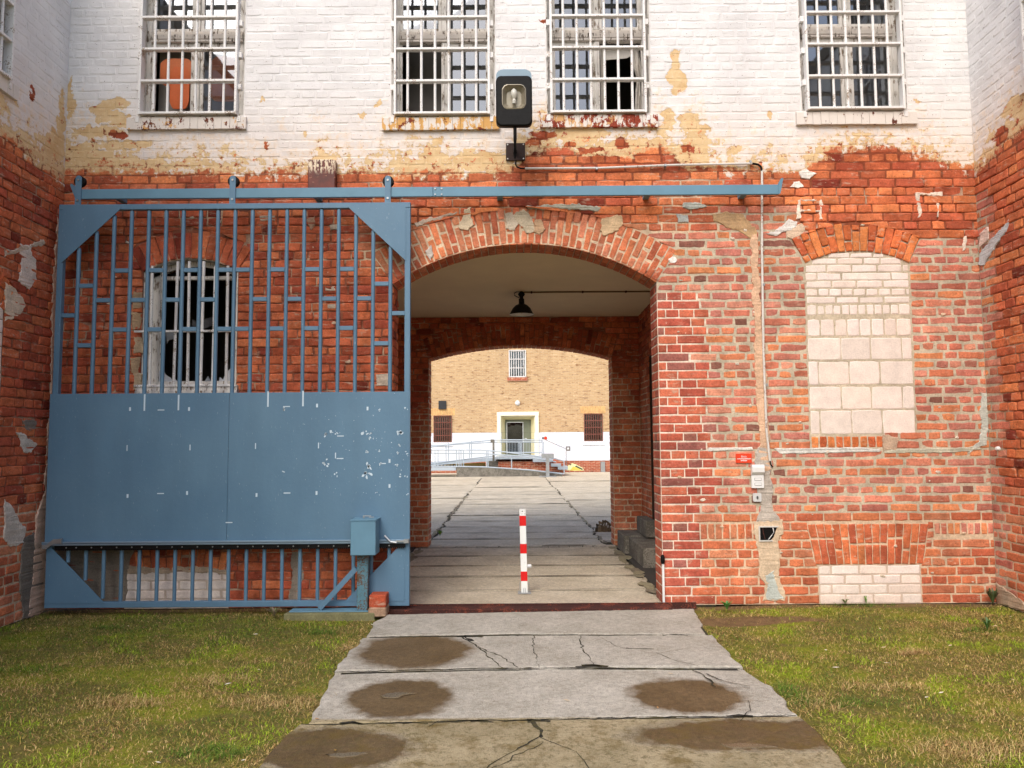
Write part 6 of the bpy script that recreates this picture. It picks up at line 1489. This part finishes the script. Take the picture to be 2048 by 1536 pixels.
def colf(x,y,nz,nz2,nz3,rs,n):
    r=rs.rand(n)+nz*.55+nz2*.3; C=np.zeros((n,3)); i=rs.randint(0,12,n)
    a=r<.22; b=(r>=.22)&(r<.68); c=r>=.68
    C[a]=GREEN[i[a]%4]; C[b]=OLIVE[i[b]%3]; C[c]=STRAW[i[c]%4]
    l=(nz3>.27)&(rs.rand(n)<.6); C[l]=LIME[i[l]%2]
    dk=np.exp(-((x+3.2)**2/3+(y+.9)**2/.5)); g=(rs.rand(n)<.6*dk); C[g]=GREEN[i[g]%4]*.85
    C[:,0]*=1.06; return C*rs.uniform(.72,1.32,n)[:,None]
bare=G2(1500,1240)
def keep(x,y,rs):
    le=edge_x(LE,y); re=edge_x(RE,y)
    k=((x<le+.035-.05*rs.rand(len(x)))|(x>re-.035+.05*rs.rand(len(x))))
    k&=~((np.abs(x-GX-.0)<1.75)&(y>-.32))
    k&=~((y>-.22)&(rs.rand(len(x))<.55))
    d=((x-bare[0])/.72)**2+((y-bare[1])/.19)**2; k&=~((d<1)&(rs.rand(len(x))<.93))
    nb=np.sin(x*3.1+1)*np.sin(y*4.3+2)+.6*np.sin(x*7.7)*np.sin(y*9.1); k&=~((nb>.75)&(rs.rand(len(x))<.6))
    k&=(x>XL+.02)&(x<XR-.02)
    return k
sets=[blades(300000,(XL,XR),(-4.6,-.03),keep,(.018,.042),(.0022,.0042),68,colf,1)]
sets.append(blades(30000,(XL,XR),(-8.0,-4.6),keep,(.03,.06),(.005,.009),55,colf,2))
def straw(x,y,nz,nz2,nz3,rs,n): return STRAW[rs.randint(0,4,n)]*rs.uniform(.8,1.15,n)[:,None]
def clump(px,py,rx,ry,n,seed,cf,ln=(.04,.085),lean=62,wd=(.002,.0035)):
    c=G2(px,py)
    def kp(x,y,rs): return (((x-c[0])/rx)**2+((y-c[1])/ry)**2+rs.rand(len(x))*1.6-.3+.5*np.sin(x*23)*np.sin(y*31)<1)
    return blades(n,(c[0]-rx,c[0]+rx),(c[1]-ry,c[1]+ry),kp,ln,wd,lean,cf,seed)
for i,a in enumerate(((560,1400,.42,.16,2600),(250,1405,.35,.12,1200),(1960,1500,.4,.16,2400),(1830,1305,.14,.07,800),(1760,1370,.3,.1,900),(430,1360,.3,.12,900),(700,1290,.12,.12,500),(1640,1400,.12,.2,700))): sets.append(clump(*a,20+i,straw))
def grn(x,y,nz,nz2,nz3,rs,n): return GREEN[rs.randint(0,4,n)]*rs.uniform(.8,1.2,n)[:,None]
for i,a in enumerate(((420,1500,.25,.12,1500),(1580,1380,.10,.25,1200),(60,1340,.3,.12,1200),(1690,1400,.4,.1,1300),(640,1260,.2,.1,900),(215,1255,.14,.06,500),(1720,1210,.4,.04,700),(1960,1260,.15,.09,700))): sets.append(clump(*a,40+i,grn,(.035,.075)))
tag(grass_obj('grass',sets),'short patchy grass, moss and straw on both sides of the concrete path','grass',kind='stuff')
# fallen leaves and chips
lf=MB(); random.seed(14)
for _ in range(150):
    x=random.uniform(XL+.2,XR-.2); y=random.uniform(-4.2,-.3)
    if edge_x(LE,y)+.05<x<edge_x(RE,y)-.05 and random.random()<.9: continue
    s=random.uniform(.006,.018); a=random.uniform(0,6.3); z=.03+gz(x,y)*.5+random.uniform(0,.012); c=(*lin(random.choice([(214,196,160),(180,140,90),(120,84,56),(226,220,206),(150,120,60)])),.5)
    u=(math.cos(a)*s*1.6,math.sin(a)*s*1.6); v=(-math.sin(a)*s*.6,math.cos(a)*s*.6)
    lf.add([(x-u[0],y-u[1],z),(x+v[0],y+v[1],z+.003),(x+u[0],y+u[1],z+.004),(x-v[0],y-v[1],z+.002)],[(0,1,2,3)],c)
tag(lf.build('leaf_litter',M['vcs'],normals=False),'scattered dry leaf scraps in the grass','leaf litter',kind='stuff')
# weeds
def weed(px,py,h,n,lab,c,Y=None,spread=.5,wd=.006,name='weed'):
    p=gnd(px,py) if Y is None else Vector((P(px,py,Y)[0],Y,0)); m=MB(); random.seed(px)
    for i in range(n):
        a=random.uniform(0,6.28); l=h*random.uniform(.6,1.1); s=spread*random.uniform(.5,1.2); d=(math.cos(a)*s*l,math.sin(a)*s*l*.8); t=(-math.sin(a)*wd,math.cos(a)*wd); w=random.uniform(.6,1.2)
        cc=(*[q*random.uniform(.75,1.2) for q in lin(c)],.5); vs=[]
        for k,(f,hh_,ww) in enumerate(((0,0,.3),(.35,.5,.8),(.7,.8,1),(1,.75,.15))):
            for sg_ in (-1,1): vs.append((p.x+d[0]*f+t[0]*ww*w*sg_,p.y+d[1]*f+t[1]*ww*w*sg_,l*hh_+.01))
        m.add(vs,[(0,1,3,2),(2,3,5,4),(4,5,7,6)],cc)
    return tag(m.build(name,M['vcs'],normals=False),lab,'weed')
weed(1985,1196,.18,90,'dark bushy weed in the corner at the foot of the right wing',(74,84,46),-.12,.5)
weed(1454,1222,.10,50,'small green rosette weed in the bare soil right of the gateway',(78,132,62),None,.7)
weed(1690,1203,.06,16,'low weed against the left edge of the pink bricked-up cellar window',(92,112,50),-.05,.8)
weed(1732,1202,.09,12,'small upright weed in front of the pink bricked-up cellar window',(110,140,56),-.05,.3)
weed(548,1226,.10,60,'dry grey tuft of dead grass under the gate beside the motor footing',(128,122,92),-.45,.9,.003,'dead_grass_tuft')
weed(880,1072,.11,34,'bright green weed at the foot of the far left pier',(110,150,50),None,.7,.015)
weed(1975,1262,.12,40,'dark green tuft in the grass near the right wing',(70,96,44),None,.6,.006,'grass_tuft')
